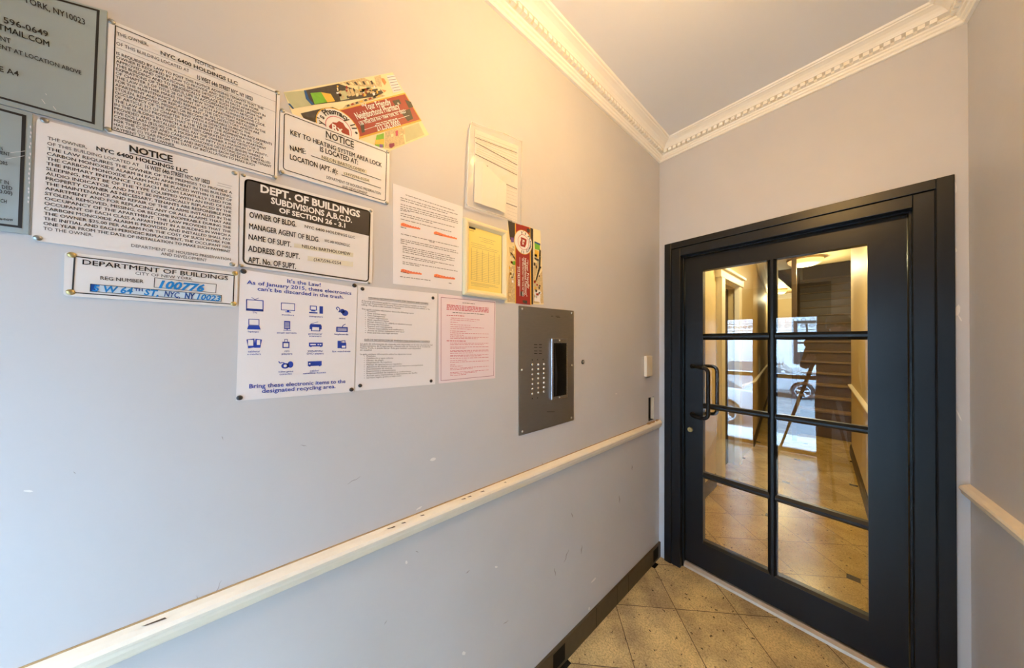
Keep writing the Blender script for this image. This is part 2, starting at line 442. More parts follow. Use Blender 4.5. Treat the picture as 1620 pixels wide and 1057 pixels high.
crown_names = ['above the notice wall', 'above the black door', 'above the plain side wall']
for sgm in range(3):
    b = MB(); sweep(b, sgm, CROWN, CEIL-.080)
    a, c = inset(sgm, .034), inset(sgm+1, .034); t = (c-a); ln = t.length; t.normalize(); nn = Vector((t.y, -t.x))
    k = 0
    while (k+1)*.0265 < ln-.02:
        p = a+t*(.012+k*.0265); q = p+t*.0165; o0 = nn*-.012; o1 = nn*.013
        vs = [(p+o0), (q+o0), (q+o1), (p+o1)]
        b.slab([Vector((v.x, v.y, CEIL-.0512)) for v in vs], (0, 0, .0150)); k += 1
    struct('trim_%d' % (sgm+1), b, M['trim'], 'cream crown moulding with a row of dentils '+crown_names[sgm], 'moulding')
RAIL = [(0, 0), (.008, .001), (.012, .006), (.015, .013), (.022, .017), (.025, .024), (.025, .031), (.029, .034), (.031, .040), (.027, .046), (.016, .049), (0, .051)]
b = MB(); sweep(b, 0, RAIL, .833)
rail_l = struct('trim_4', b, M['rail'], 'worn cream chair rail running below the notices', 'chair rail')
# dark nicks along the top of the rail
for px, py, l in ((222, 1009, .030), (612, 850, .022), (635, 842, .012), (665, 830, .012), (730, 799, .016), (740, 796, .014), (760, 788, .016), (798, 777, .009)):
    b = MB(); y = on_wall(px, py, .018).y
    b.flat([(.014, y, .8825), (.017, y+l*.2, .8822), (.0195, y+l, .8817), (.015, y+l*.9, .8824)])
    b.v = [(x, yy, z+.0012) for x, yy, z in b.v]
    b.build('nick', M['brownstone'], rail_l, fix=False)
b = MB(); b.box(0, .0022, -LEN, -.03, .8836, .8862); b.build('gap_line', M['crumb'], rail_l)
b = MB(); sweep(b, 2, RAIL, .826)
struct('trim_5', b, M['rail'], 'cream chair rail on the plain side wall beside the black door', 'chair rail')
# stone skirting with black squares
b = MB(); b.box(0, .010, -LEN, 0, 0, .095)
b.cur = 1
for y0, y1 in ((-.105, -.035), (-1.03, -.955), (-1.95, -1.875)): b.box(.0, .0106, y0, y1, .014, .084)
b.cur = 2
for y in (-.41, -.53, -.72, -1.3, -1.6): b.box(.0, .0104, y-.001, y+.001, 0, .095)
struct('baseboard_left', b, [M['brownstone'], M['blackstone'], M['groove']], 'dark brown stone skirting with black squares below the notice wall', 'skirting')
b = MB()
b.slab([(rx(0), 0, 0), (rx(-LEN), -LEN, 0), (rx(-LEN)-.01, -LEN, 0), (rx(0)-.01, 0, 0)], (0, 0, .095))
struct('baseboard_right', b, M['brownstone'], 'dark brown stone skirting below the plain side wall', 'skirting')

# flakes of bare plaster on the walls
def chip(px, py, w_, h_, ang=0, parent=None, plane='L'):
    b = MB(); pts = []
    for k in range(9):
        a = 2*PI*k/9; rr = random.uniform(.7, 1.15); x, y = _c(a)*w_/2*rr, _s(a)*h_/2*rr
        x, y = x*_c(ang)-y*_s(ang), x*_s(ang)+y*_c(ang)
        pts.append(on_wall(px+x, py+y, .0006) if plane == 'L' else on_back(px+x, py+y, -.0006))
    b.flat(pts); b.build('paint_chip', M['chip'], parent, fix=False)
for c in ((45, 777, 18, 4, .05), (685, 727, 10, 6, -.1), (663, 804, 12, 3, -.6), (785, 897, 5, 4, 0), (643, 890, 4, 6, 0), (939, 918, 12, 2.5, -.8), (734, 1034, 6, 7, .3), (412, 920, 9, 3, -.4), (300, 968, 9, 3.5, -.4), (214, 1001, 18, 4, -.4), (932, 963, 3, 5, .2), (160, 1022, 10, 3, -.4), (975, 623, 3, 1.5, 0)):
    chip(*c, parent=wall_left)
# scuffs and rubbed smudges
def scuff(px, py, ln, ang, wd=1.0):
    b = MB(); dx, dy = _c(ang), _s(ang); n = 6; up, dn = [], []
    for k in range(n+1):
        t = k/n-.5; ww = wd*(1-abs(2*t))*.5+.15; wob = math.sin(k*1.7+px)*ln*.03
        x, y = px+dx*ln*t-dy*wob, py+dy*ln*t+dx*wob; up.append(on_wall(x-dy*ww, y+dx*ww, .0005)); dn.append(on_wall(x+dy*ww, y-dx*ww, .0005))
    b.flat(up+dn[::-1]); b.build('scuff_mark', M['scuff'], wall_left, fix=False)
for c in ((352, 693, 6, 1.2), (900, 634, 14, 1.7), (345, 930, 26, 2.0, .7), (312, 945, 7, 1.4), (896, 880, 22, 1.9, .8), (920, 870, 14, 1.7), (878, 905, 12, 1.4), (740, 905, 8, 2.4), (660, 873, 5, .4), (905, 815, 9, 1.2), (480, 705, 10, .2, .7), (560, 760, 24, -.5, .6), (860, 735, 8, .8), (980, 790, 12, 1.5), (1000, 740, 8, 1.6), (118, 748, 5, .7), (800, 985, 10, -.6, .7), (610, 985, 8, -1.0, .7)):
    scuff(*c)
for c in ((1511.5, 296, 4, 20, 0), (1512, 396, 5, 9, 0), (1513.5, 492, 10, 20, .2), (1519, 504, 3, 14, -.5), (1511, 568, 3, 9, 0), (1511, 600, 3, 12, 0), (1516, 655, 2.5, 24, -.45), (1511, 650, 3, 30, 0), (1512, 888, 4, 30, -.1), (1510.5, 940, 3, 20, 0), (1510.5, 1020, 3, 26, 0)):
    chip(*c, parent=wall_back, plane='B')

# ================================================================== THE BLACK GLAZED DOOR
door = empty('door_1', (.545, .0, 0), 'black wooden door with eight glass panes', 'door', None, 'structure')
def frame_u(b, x0, x1, zt, wd, y0, y1, z0=0.0):   # two uprights and a head
    b.box(x0, x0+wd, y0, y1, z0, zt); b.box(x1-wd, x1, y0, y1, z0, zt); b.box(x0+wd, x1-wd, y0, y1, zt-wd, zt)
b = MB(); frame_u(b, .037, 1.054, 2.009, .0385, -.014, .02); casing = b.build('casing', M['door'], door, bevel=.002)
b = MB(); frame_u(b, .0735, 1.0175, 1.9725, .004, -.004, .02); b.build('shadow_gap', M['groove'], door)
b = MB(); frame_u(b, .0775, 1.0135, 1.9685, .0495, -.008, .11); b.build('jamb', M['door'], door, bevel=.002)
b = MB(); frame_u(b, .127, .964, 1.919, .007, .028, .11); b.build('door_stop', M['door'], door, bevel=.001)
LX0, LX1, LZ0, LZ1, LY0, LY1 = .1365, .9545, .032, 1.9095, .050, .095
GX0, GX1, GZ0, GZ1 = .2312, .853, .183, 1.818
MX0, MX1 = .5225, .5605
HZ = [(1.3995, 1.438), (.987, 1.018), (.567, .603)]
b = MB()
b.box(LX0, GX0, LY0, LY1, LZ0, LZ1); b.box(GX1, LX1, LY0, LY1, LZ0, LZ1)
b.box(GX0, GX1, LY0, LY1, LZ0, GZ0); b.box(GX0, GX1, LY0, LY1, GZ1, LZ1)
leaf = b.build('leaf', M['door'], door)
def bar_profile(b, ax, lo, hi, e0, e1):
    """a glazing bar: flat nose and two sloping shoulders"""
    w_ = hi-lo; pr = [(lo, LY0+.014), (lo+w_*.28, LY0+.004), (lo+w_*.36, LY0+.001), (hi-w_*.36, LY0+.001), (hi-w_*.28, LY0+.004), (hi, LY0+.014), (hi, LY1-.008), (hi-w_*.35, LY1), (lo+w_*.35, LY1), (lo, LY1-.008)]
    if ax == 'z': b.slab([(a, y, e0) for a, y in pr], (0, 0, e1-e0))
    else: b.slab([(e0, y, a) for a, y in pr], (e1-e0, 0, 0))
b = MB(); bar_profile(b, 'z', MX0, MX1, GZ0, GZ1); b.build('muntin', M['door'], leaf)
for lo, hi in HZ:
    for x0, x1 in ((GX0, MX0+.008), (MX1-.008, GX1)):
        b = MB(); bar_profile(b, 'x', lo, hi, x0, x1); b.build('muntin', M['door'], leaf)
b = MB(); b.slab([(GX0, LY0+.002, GZ0-.001), (GX0, LY0+.016, GZ0+.010), (GX0, LY1, GZ0+.010), (GX0, LY1, GZ0-.001)], (GX1-GX0, 0, 0)); b.build('glazing_bead', M['door'], leaf)
TILT = math.radians(4.3)      # the old panes sit slightly askew in their rebates
zr = [(GZ0, HZ[2][0]), (HZ[2][1], HZ[1][0]), (HZ[1][1], HZ[0][0]), (HZ[0][1], GZ1)]
for x0, x1 in ((GX0, MX0), (MX1, GX1)):
    for z0, z1 in zr:
        b = MB(); xc, yc = (x0+x1)/2, .0725; hw = (x1-x0)/2+.004
        p0 = (xc-hw*_c(TILT), yc-hw*_s(TILT)); p1 = (xc+hw*_c(TILT), yc+hw*_s(TILT))
        b.flat([(p0[0], p0[1], z0-.004), (p1[0], p1[1], z0-.004), (p1[0], p1[1], z1+.004), (p0[0], p0[1], z1+.004)])
        b.build('glass_pane', M['glass'], leaf, fix=False)
def arc_path(pts, rad, n=6):
    pts = [Vector(p) for p in pts]; out = [pts[0]]
    for i in range(1, len(pts)-1):
        a, c = (pts[i-1]-pts[i]).normalized(), (pts[i+1]-pts[i]).normalized(); s0, s1 = pts[i]+a*rad, pts[i]+c*rad
        for k in range(n+1):
            t = k/n; out.append(s0*(1-t)**2+pts[i]*2*t*(1-t)+s1*t*t)
    return out+[pts[-1]]
for sg, yf in ((-1, LY0), (1, LY1)):
    b = MB(); yo = yf+sg*.062
    b.tube(arc_path([(.178, yf, 1.238), (.212, yo, 1.238), (.276, yo, 1.238), (.276, yo, .942), (.212, yo, .942), (.178, yf, .942)], .034), .0105, 12)
    for z in (1.238, .942): b.lathe((.178, yf, z), (0, sg, 0), [(.016, 0), (.016, .004), (.012, .007)], 16)
    b.build('pull_handle', M['iron'], leaf, smooth=True)
b = MB(); lk = on_back(1092, 679.6, LY0)
b.lathe((lk.x, LY0, lk.z), (0, -1, 0), [(.015, 0), (.015, .005), (.013, .008), (.0095, .008), (.0092, .0065), (.001, .0065)], 24)
lock = b.build('lock_cylinder', M['brass'], leaf, smooth=False)
b = MB(); b.box(lk.x-.0012, lk.x+.0012, LY0-.0072, LY0-.006, lk.z-.005, lk.z+.005); b.build('keyway', M['dark'], lock)
b = MB(); b.slab([(.127, .030, 0), (.127, .034, .012), (.127, .050, .022), (.127, .105, .026), (.127, .120, 0)], (.837, 0, 0)); b.build('threshold', M['threshold'], door)

# ================================================================== NOTICES
# --- smoke detector notice
Z = zz(160, 20, .2555)
s = Sheet('notice_sign', [(172, 30), (443, 145), (438.5, 283), (165, 208)], .003, M['signwhite'], 'white smoke detector notice with thin black border, highest of the white signs', 'sign', .006)
s.border([Z(85, 76), Z(1088, 496), Z(1075, 1015), Z(62, 726)], .0013)
s.text('THE OWNER,', Z(100, 140), Z(292, 207), 5.4); s.text('NOTICE', Z(585, 310), Z(705, 355), 5)
s.text('NYC 6400 HOLDINGS LLC', Z(368, 258), Z(845, 450), 5.8, bold=.02)
s.text('OF THIS BUILDING LOCATED AT', Z(95, 198), Z(545, 370), 5)
s.text('15 WEST 64th STREET NYC, NY 10023', Z(595, 411), Z(938, 546), 6.2, bold=.02)
s.line(Z(97, 160), Z(1080, 490+62), .6, 'pale'); s.line(Z(96, 215), Z(1080, 555+62), .6, 'pale')
s.para(['IS REQUIRED BY LAW TO POST THIS NOTICE ADVISING TENANTS THAT THE', 'OWNER IS REQUIRED BY LAW TO PROVIDE AND INSTALL ONE OR MORE', 'APPROVED AND OPERATIONAL SMOKE DETECTORS IN EACH APARTMENT IN',
        'THIS BUILDING AND TO PERIODICALLY REPLACE SUCH DEVICES UPON THE', 'EXPIRATIONS OF THEIR USEFUL LIFE IN ACCORDANCE WITH ARTICLE 312', 'OF CHAPTER 3 OF TITLE 28 OF THE NEW YORK CITY ADMINISTRATIVE CODE.',
        'THE LAW FURTHER MAKES TENANT OF EACH APARTMENT RESPONSIBLE', 'FOR THE MAINTENANCE AND REPAIR OF THE DETECTORS INSTALLED IN THE', 'APARTMENT AND FOR REPLACING ANY OR ALL DETECTORS WHICH ARE',
        'STOLEN, REMOVED, MISSING OR BECOME INOPERABLE DURING THE', 'OCCUPANCY OF THE APARTMENT WITH A DEVICE MEETING THE REQUIREMENTS', 'OF ARTICLE 312 OF CHAPTER 3 OF TITLE 28 OF THE ADMINISTRATIVE CODE.',
        'THE LAW ALSO PROVIDES THAT THE TENANT OF EACH CLASS A APARTMENT', 'IN THE BUILDING IN WHICH A BATTERY-OPERATED SMOKE DETECTOR IS', 'PROVIDED AND INSTALLED SHALL PAY THE OWNER A MAXIMUM OF TWENTY-',
        'FIVE DOLLARS ($25.00) OR A MAXIMUM OF FIFTY DOLLARS ($50.00) WHERE A', 'COMBINED SMOKE AND CARBON MONOXIDE DETECTING DEVICE IS INSTALLED', 'FOR THE COST OF PROVIDING AND INSTALLING EACH DETECTOR. THE TENANT',
        'HAS ONE (1) YEAR FROM THE DATE OF INSTALLATION TO MAKE SUCH', 'PAYMENT TO THE OWNER.'], Z(95, 258), Z(1058, 622), Z(78, 722), Z(1058, 1002), 4.3, bold=.012)
s.screws([Z(66, 57), Z(1092, 497), Z(42, 724), Z(1075, 1020)], 'chrome'); s.done()

# --- carbon monoxide notice
Z = zz(50, 180, .2364)
s = Sheet('notice_sign', [(58, 186.6), (378, 271), (376, 423.5), (50, 380)], .003, M['signwhite'], 'white carbon monoxide notice without border, below the smoke detector notice', 'sign', .006)
s.text('NOTICE', Z(655, 250), Z(945, 322), 9.5, bold=.035); s.line(Z(655, 262), Z(945, 335), 1.2)
s.text('THE OWNER,', Z(107, 172), Z(370, 234), 5); s.text('NYC 6400 HOLDINGS LLC', Z(433, 243), Z(1045, 398), 6, bold=.03)
s.text('OF THIS BUILDING LOCATED AT', Z(105, 207), Z(720, 354), 5); s.text('16 WEST 64th STREET NYC, NY 10023', Z(762, 366), Z(1192, 472), 6.4, bold=.02)
s.line(Z(1245, 462), Z(1340, 486), .6, 'pale'); s.line(Z(1240, 477), Z(1335, 500), .6, 'pale')
s.para(['THE LAW REQUIRES THE OWNER OF THE PREMISES TO PROVIDE A', 'CARBON MONOXIDE ALARM IN EACH APARTMENT IN THIS BUILDING.', 'THE CARBON MONOXIDE ALARM MUST BE PLACED WITHIN 15 FEET OF',
        'THE PRIMARY ENTRANCE TO EACH ROOM LAWFULLY USED FOR', 'SLEEPING, MUST BE OF THE TYPE EQUIPPED WITH AN END OF LIFE', 'AUDIO INDICATOR, AND MUST BE PERIODICALLY REPLACED BY THE',
        'PROPERTY OWNER AS NECESSARY. TENANTS ARE RESPONSIBLE FOR', 'THE MAINTENANCE AND REPAIR OF THE ALARMS INSTALLED IN THE', 'APARTMENT AND FOR REPLACING ANY OR ALL ALARMS THAT ARE',
        'STOLEN, REMOVED, MISSING, OR BECOME INOPERABLE DURING THE', 'OCCUPANCY OF THE APARTMENT. THE LAW PROVIDES THAT THE', 'OCCUPANT OF EACH CLASS A APARTMENT IN A BUILDING IN WHICH A',
        'CARBON MONOXIDE ALARM IS PROVIDED AND INSTALLED SHALL PAY', 'THE OWNER $25.00 PER ALARM FOR THE COST OF SUCH WORK FOR', 'THE INITIAL AND EACH PERIODIC REPLACEMENT. THE OCCUPANT HAS',
        'ONE YEAR FROM THE DATE OF INSTALLATION TO MAKE SUCH PAYMENT'], Z(104, 241), Z(1342, 537), Z(78, 742), Z(1330, 930), 4.9, bold=.016, justify=True)
s.text('TO THE OWNER.', Z(78, 776), Z(410, 822), 4.9)
s.text('DEPARTMENT OF HOUSING PRESERVATION', Z(667, 890), Z(1332, 984), 4.6); s.text('AND DEVELOPMENT', Z(865, 945), Z(1172, 990), 4.6)
s.screws([Z(88, 44), Z(1358, 398), Z(42, 832), Z(1343, 1008)], 'chrome'); s.done()

# --- heating key notice
Z = zz(430, 100, .2176)
s = Sheet('notice_sign', [(443.5, 173), (616.5, 239), (615, 323.7), (441, 272)], .003, M['signwhite'], 'white heating system key notice with rounded black border overlapping the tilted flyer', 'sign', .006, x0=.0012)
s.border([Z(88, 358), Z(838, 648), Z(828, 1007), Z(80, 772)], .0017, rad=.007)
s.text('NOTICE', Z(393, 538), Z(597, 615), 10.2, bold=.02); s.line(Z(390, 550), Z(597, 627), .9)
s.text('KEY TO HEATING SYSTEM AREA LOCK', Z(135, 518), Z(800, 757), 7.8, bold=.022); s.text('IS LOCATED AT:', Z(350, 640), Z(627, 737), 7.6, bold=.022)
s.text('NAME:', Z(135, 633), Z(250, 662), 8, bold=.022); s.line(Z(285, 672), Z(795, 850), .9)
s.poly([Z(360, 668), Z(690, 778), Z(690, 805), Z(360, 697)], 'tape', 1, 'label_tape'); s.text('NELON BARTOLOMEW', Z(364, 692), Z(678, 797), 5)
s.text('LOCATION (APT. #):', Z(132, 697), Z(480, 807), 8, bold=.022); s.line(Z(508, 812), Z(793, 909), .9)
s.poly([Z(520, 788), Z(712, 845), Z(712, 868), Z(520, 812)], 'tape', 1, 'label_tape'); s.text('(347)596-0254', Z(526, 809), Z(705, 862), 4, 'grey')
s.text('DEPARTMENT OF HOUSING PRESERVATION', Z(398, 838), Z(792, 958), 4.4); s.text('AND DEVELOPMENT', Z(512, 905), Z(695, 957), 4.2)
s.screws([Z(78, 345), Z(843, 645), Z(73, 792), Z(836, 1016)], 'chrome'); s.done()

# --- black-headed buildings sign
Z = zz(370, 260, .18914)
s = Sheet('notice_sign', [(379.5, 275), (590.4, 331), (588.5, 449), (378.5, 420.8)], .003, M['signwhite'], 'white buildings sign with a black header band and large black field names', 'sign', .006)
outer = [Z(88, 112), Z(1145, 392), Z(1130, 988), Z(70, 832)]
s.border(outer, .0032, 'band', rad=.011)
hq = s.rounded([s.w(p, 1) for p in (outer[0], outer[1], Z(1134, 600), Z(84, 360))], .0001)
top = [s.w(p, 1) for p in outer]; rr = s.rounded(top, .011)
half = [p for p in rr if p.z > (s.w(Z(600, 470), 1).z)-.004]
s.mb('header_band', 'band', 1).flat(half+[s.w(Z(1134, 600), 1), s.w(Z(84, 360), 1)])
for t, L, R, h, bd in (('DEPT. OF BUILDINGS', (222, 230), (1055, 444), 11.6, .035), ('SUBDIVISIONS A,B,C,D.', (310, 325), (988, 489), 9.4, .03), ('OF SECTION 26 - 3.1', (378, 402), (932, 531), 7.6, .035)):
    s.text(t, Z(*L), Z(*R), h, 'white', bold=bd)
for t, L, R in (('OWNER OF BLDG.', (130, 443), (522, 523)), ('MANAGER AGENT OF BLDG.', (127, 538), (715, 651)), ('NAME OF SUPT.', (122, 627), (480, 693)), ('ADDRESS OF SUPT.', (118, 724), (550, 793)), ('APT. No. OF SUPT.', (117, 819), (520, 876))):
    s.text(t, Z(*L), Z(*R), 8.8, bold=.022)
s.text('NYC 6400 HOLDINGS LLC', Z(592, 530), Z(1013, 622), 4.4, bold=.01); s.text('NYC 6400 HOLDINGS LLC', Z(760, 648), Z(970, 690), 4.2, bold=.01)
s.poly([Z(505, 662), Z(1000, 742), Z(998, 778), Z(503, 694)], 'tape', 1, 'label_tape'); s.text('NELON BARTHOLOMEW', Z(570, 696), Z(975, 763), 5, bold=.01)
s.poly([Z(618, 766), Z(998, 818), Z(996, 858), Z(616, 806)], 'tape', 1, 'label_tape'); s.text('(347)596-0254', Z(668, 806), Z(897, 839), 4.6, 'grey', bold=.01)
s.screws([Z(80, 92), Z(1147, 391), Z(60, 848), Z(1130, 992)], 'chrome', r=.0035); s.done()

# --- registration number sign
Z = zz(90, 390, .18519)
s = Sheet('notice_sign', [(102, 398.3), (376, 431.7), (375, 486), (100, 467.8)], .003, M['signwhite'], 'small white registration sign with numbers handwritten in blue marker', 'sign', .005)
s.border([Z(145, 79), Z(1520, 245), Z(1510, 497), Z(125, 397)], .0017, 'ink')
s.text('DEPARTMENT OF BUILDINGS', Z(218, 152), Z(1462, 289), 7.8, bold=.012); s.text('CITY OF NEW YORK', Z(670, 240), Z(1158, 288), 4.6); s.text('REG NUMBER', Z(372, 283), Z(740, 313), 5.6, bold=.01)
bx = [Z(833, 265), Z(1365, 322), Z(1360, 398), Z(828, 350)]; s.border(bx, .0008, 'ink', z=2)
bx = [Z(285, 318), Z(1408, 416), Z(1405, 472), Z(281, 385)]; s.poly(bx, 'tint', 1, 'marker_wash'); s.border(bx, .0009, 'ink', z=2)
s.poly([Z(287, 320), Z(345, 325), Z(320, 350), Z(345, 388), Z(284, 384)], 'navyink', 2, 'marker_wash')
s.text('100776', Z(868, 352), Z(1262, 386), 11.5, 'cyanink', bold=.04, shear=.28, layer='handwriting', z=3)
s.text('5 W 64', Z(302, 381), Z(650, 404), 9.6, 'cyanink', bold=.03, shear=.2, layer='handwriting', z=3); s.text('TH', Z(660, 378), Z(735, 384), 4, 'navyink', bold=.03, layer='handwriting', z=3)
s.text('ST,', Z(742, 412), Z(868, 424), 9, 'cyanink', bold=.03, shear=.2, layer='handwriting', z=3); s.text('NYC,', Z(915, 426), Z(1052, 440), 8.6, 'navyink', bold=.02, shear=.15, layer='handwriting', z=3)
s.text('NY', Z(1090, 442), Z(1180, 449), 8.6, 'navyink', bold=.04, shear=.15, layer='handwriting', z=3); s.text('10023', Z(1195, 450), Z(1398, 468), 8.4, 'cyanink', bold=.025, shear=.25, layer='handwriting', z=3)
s.screws([Z(128, 72), Z(1522, 230), Z(118, 390), Z(1510, 490)], 'brass', r=.0045); s.done()

# --- electronics recycling notice
Z = zz(365, 420, .20813)
s = Sheet('recycling_notice', [(380, 426), (565, 455), (559.6, 620.2), (373.3, 634.4)], .0015, M['paper'], 'white electronics recycling notice with rows of blue device icons', 'notice')
s.text("It's the Law!", Z(430, 132), Z(683, 162), 6, 'blue', bold=.012)
s.text('As of January 2015, these electronics', Z(122, 140), Z(917, 224), 6, 'blue', bold=.012)
s.text("can't be discarded in the trash.", Z(203, 190), Z(858, 254), 6, 'blue', bold=.012)
s.text('Bring these electronic items to the', Z(140, 935), Z(872, 893), 6.6, 'blue', bold=.014)
s.text('designated recycling area.', Z(237, 970), Z(796, 932), 6.4, 'blue', bold=.014)
def caption(t, cx, cy):
    hw = len(t)*4.6*1.25
    sl = (545-(420+cy*.20813))/(1350-(365+cx*.20813))
    s.text(t, Z(cx-hw, cy+5-hw*sl), Z(cx+hw, cy+5+hw*sl), 2.6, 'blue', bold=.01)
for t, cx, cy in (('TVs', 183, 360), ('monitors', 435, 377), ('computers', 648, 389), ('mice', 848, 403), ('laptops', 172, 504), ('small servers', 425, 513), ('printers/', 643, 521), ('scanners', 643, 538), ('keyboards', 842, 524), ('tablets/', 177, 655), ('e-readers', 177, 675), ('MP3', 428, 654), ('players', 428, 673), ('VCRs/DVRs/', 643, 652), ('DVD players', 643, 671), ('fax machines', 840, 654), ('video game', 418, 807), ('consoles', 418, 826), ('cable/', 637, 801), ('satellite boxes', 637, 818)):
    caption(t, cx, cy)
ICONS = {
 'tv': (118, 245, 250, 347, [('f', 0, 0, 1, .84, .055), ('r', 0, 0, 1, .17), ('l', [(.3, 1), (.5, .86), (.72, 1)], .03)]),
 'monitor': (383, 286, 490, 357, [('f', 0, .2, 1, 1, .05), ('r', .42, .06, .58, .2), ('r', .3, 0, .7, .07)]),
 'computer': (597, 308, 702, 368, [('f', .05, .42, .55, 1, .06), ('r', .15, .3, .45, .42), ('r', 0, .04, .6, .2), ('r', .74, .05, 1, 1)]),
 'mouse': (803, 316, 895, 386, [('e', .72, .36, .27, .32), ('e', .5, .55, .2, .24), ('l', [(.34, .55), (.2, .4), (.3, .75), (.12, .98), (0, .85), (.1, .62)], .07)]),
 'laptop': (125, 408, 228, 488, [('f', .1, .4, .9, 1, .05), ('p', [(0, .02), (1, .02), (.9, .38), (.1, .38)])]),
 'server': (400, 423, 458, 495, [('r', .1, .15, .9, 1), ('r', .44, .04, .56, .16), ('r', 0, 0, 1, .06)]+[('w', .2, .28+.13*q, .8, .33+.13*q) for q in range(5)]),
 'printer': (600, 428, 692, 500, [('r', 0, .2, 1, .62), ('r', .05, .58, .95, .74), ('r', .12, 0, .2, .25), ('r', .8, 0, .88, .25), ('r', .12, 0, .88, .06), ('l', [(.1, .76), (.7, 1)], .04), ('w', .22, .1, .78, .42)]),
 'keyboard': (803, 445, 890, 505, [('r', 0, 0, 1, .62), ('l', [(.5, .6), (.6, .85), (.8, 1)], .06), ('w', .1, .14, .9, .2), ('w', .1, .28, .9, .33), ('w', .1, .42, .9, .47)]),
 'tablet': (120, 556, 238, 630, [('p', [(.0, .9), (.5, 1), (.58, .1), (.12, 0)]), ('p', [(.58, .98), (1, .9), (.9, .05), (.5, .05)]), ('w', .1, .26, .44, .86), ('w', .66, .35, .88, .85)]),
 'player': (390, 560, 450, 628, [('r', .05, .0, .95, .7), ('f', .3, .6, .7, 1, .07), ('w', .2, .12, .8, .55)]),
 'recorder': (595, 585, 700, 620, [('r', 0, .12, 1, .95), ('r', .08, 0, .2, .14), ('r', .8, 0, .92, .14), ('w', .1, .4, .5, .65), ('w', .62, .42, .72, .62), ('w', .78, .42, .9, .62)]),
 'fax': (812, 570, 878, 632, [('r', 0, .05, .4, .95), ('r', .4, 0, 1, .72), ('f', .45, .65, .9, 1, .07), ('w', .5, .1, .9, .35)]),
 'console': (363, 725, 477, 784, [('e', .45, .35, .26, .36), ('e', .8, .5, .2, .42), ('l', [(.4, .7), (.25, .8), (.1, .72), (.02, .95)], .07), ('we', .45, .35, .11, .18)]),
 'cable_box': (587, 728, 692, 768, [('r', 0, .12, 1, 1), ('r', .08, 0, .2, .14), ('r', .8, 0, .92, .14), ('we', .13, .55, .06, .14)])}
for nm, (x0, y0, x1, y1, prims) in ICONS.items():
    cxz, cyz = (x0+x1)/2, (y0+y1)/2; wz, hz = x1-x0, y1-y0
    A = s.w(Z(cxz, cyz), 1); mw = (s.w(Z(cxz+wz/2, cyz), 1)-s.w(Z(cxz-wz/2, cyz), 1)).length; mh = (s.w(Z(cxz, cyz-hz/2), 1)-s.w(Z(cxz, cyz+hz/2), 1)).length
    def P(u, v, z=1): return Vector((s.x+.0004*z, A.y+(u-.5)*mw, A.z+(v-.5)*mh))
    b = MB()
    for pr in prims:
        k = pr[0]; b.cur = 1 if k[0] == 'w' else 0; zl = 2 if k[0] == 'w' else 1
        if k in ('r', 'w'): b.flat([P(pr[1], pr[2], zl), P(pr[3], pr[2], zl), P(pr[3], pr[4], zl), P(pr[1], pr[4], zl)])
        elif k == 'f':
            t = pr[5]; t2 = t*mw/mh; x0_, y0_, x1_, y1_ = pr[1:5]
            b.ring([P(x0_, y0_), P(x1_, y0_), P(x1_, y1_), P(x0_, y1_)], [P(x0_+t, y0_+t2), P(x1_-t, y0_+t2), P(x1_-t, y1_-t2), P(x0_+t, y1_-t2)])
        elif k in ('e', 'we'): b.flat([P(pr[1]+pr[3]*_c(2*PI*q/18), pr[2]+pr[4]*_s(2*PI*q/18), zl) for q in range(18)])
        elif k == 'p': b.flat([P(*q) for q in pr[1]])
        elif k == 'l':
            for p, q in zip(pr[1], pr[1][1:]):
                a, c = P(*p), P(*q); u = (c-a).normalized(); v = Vector((0, -u.z, u.y))*pr[2]*mw*.5; b.flat([a-v, c-v, c+v, a+v])
    b.build(nm+'_icon', [M['blue'], M['paper']], s.root, fix=False)
s.screws([Z(97, 45), Z(940, 153), Z(68, 1006), Z(918, 944)], 'pin', r=.0050, h=.003); s.done()

# --- housing information sheet
Z = zz(555, 440, .17505)
s = Sheet('information_sheet', [(566.4, 451.4), (691.5, 464.5), (688.4, 608), (562, 618.5)], .0012, M['paper'], 'white housing information sheet with two bulleted lists and four dark screws', 'notice')
s.text('HOUSING INFORMATION GUIDE FOR TENANTS AND OWNERS', Z(160, 184), Z(700, 237), 2.5, 'grey', bold=.01); s.line(Z(160, 190), Z(700, 243), .4, 'grey')
s.para(['A housing information guide for tenants and owners is available on the New', 'York City Department of Housing Preservation and Development website or by', 'calling. The guide is also available in Spanish.'], Z(97, 210), Z(713, 270), Z(95, 246), Z(713, 304), 2.3, 'grey')
s.text('This guide contains information about the following topics:', Z(98, 285), Z(570, 325), 2.3, 'grey')
EN = [('Evictions', 225), ('Heat and hot water', 320), ('Pest management', 310), ('Tenant organizations', 335), ('Rent regulated leases', 345), ('Rental assistance for elderly or disabled tenants', 552), ('Housing discrimination', 345), ('Repairs and maintenance', 373), ('Tenant responsibility and notifications', 478), ('Access to owner inspections and repair', 485), ('Free and low cost legal services', 425)]
for i, (t, xr) in enumerate(EN):
    y = 303+19.6*i; s.text(t, Z(152, y), Z(xr, y+(xr-152)*(.105-.0075*i)), 2.3, 'grey'); s.text('•', Z(128, y-1), Z(136, y), 1.6, 'grey')
s.text('GUÍA DE INFORMACIÓN DE VIVIENDA PARA INQUILINOS Y DUEÑOS', Z(120, 564), Z(713, 580), 2.5, 'grey', bold=.01); s.line(Z(120, 570), Z(713, 586), .4, 'grey')
s.para(['La guía de información de vivienda está disponible en el sitio de internet del', 'Departamento de Preservación y Desarrollo de Vivienda de la Ciudad de', 'Nueva York, o puede llamar. Esta guía también está disponible', 'en español.'], Z(87, 600), Z(738, 611), Z(84, 656), Z(732, 658), 2.3, 'grey')
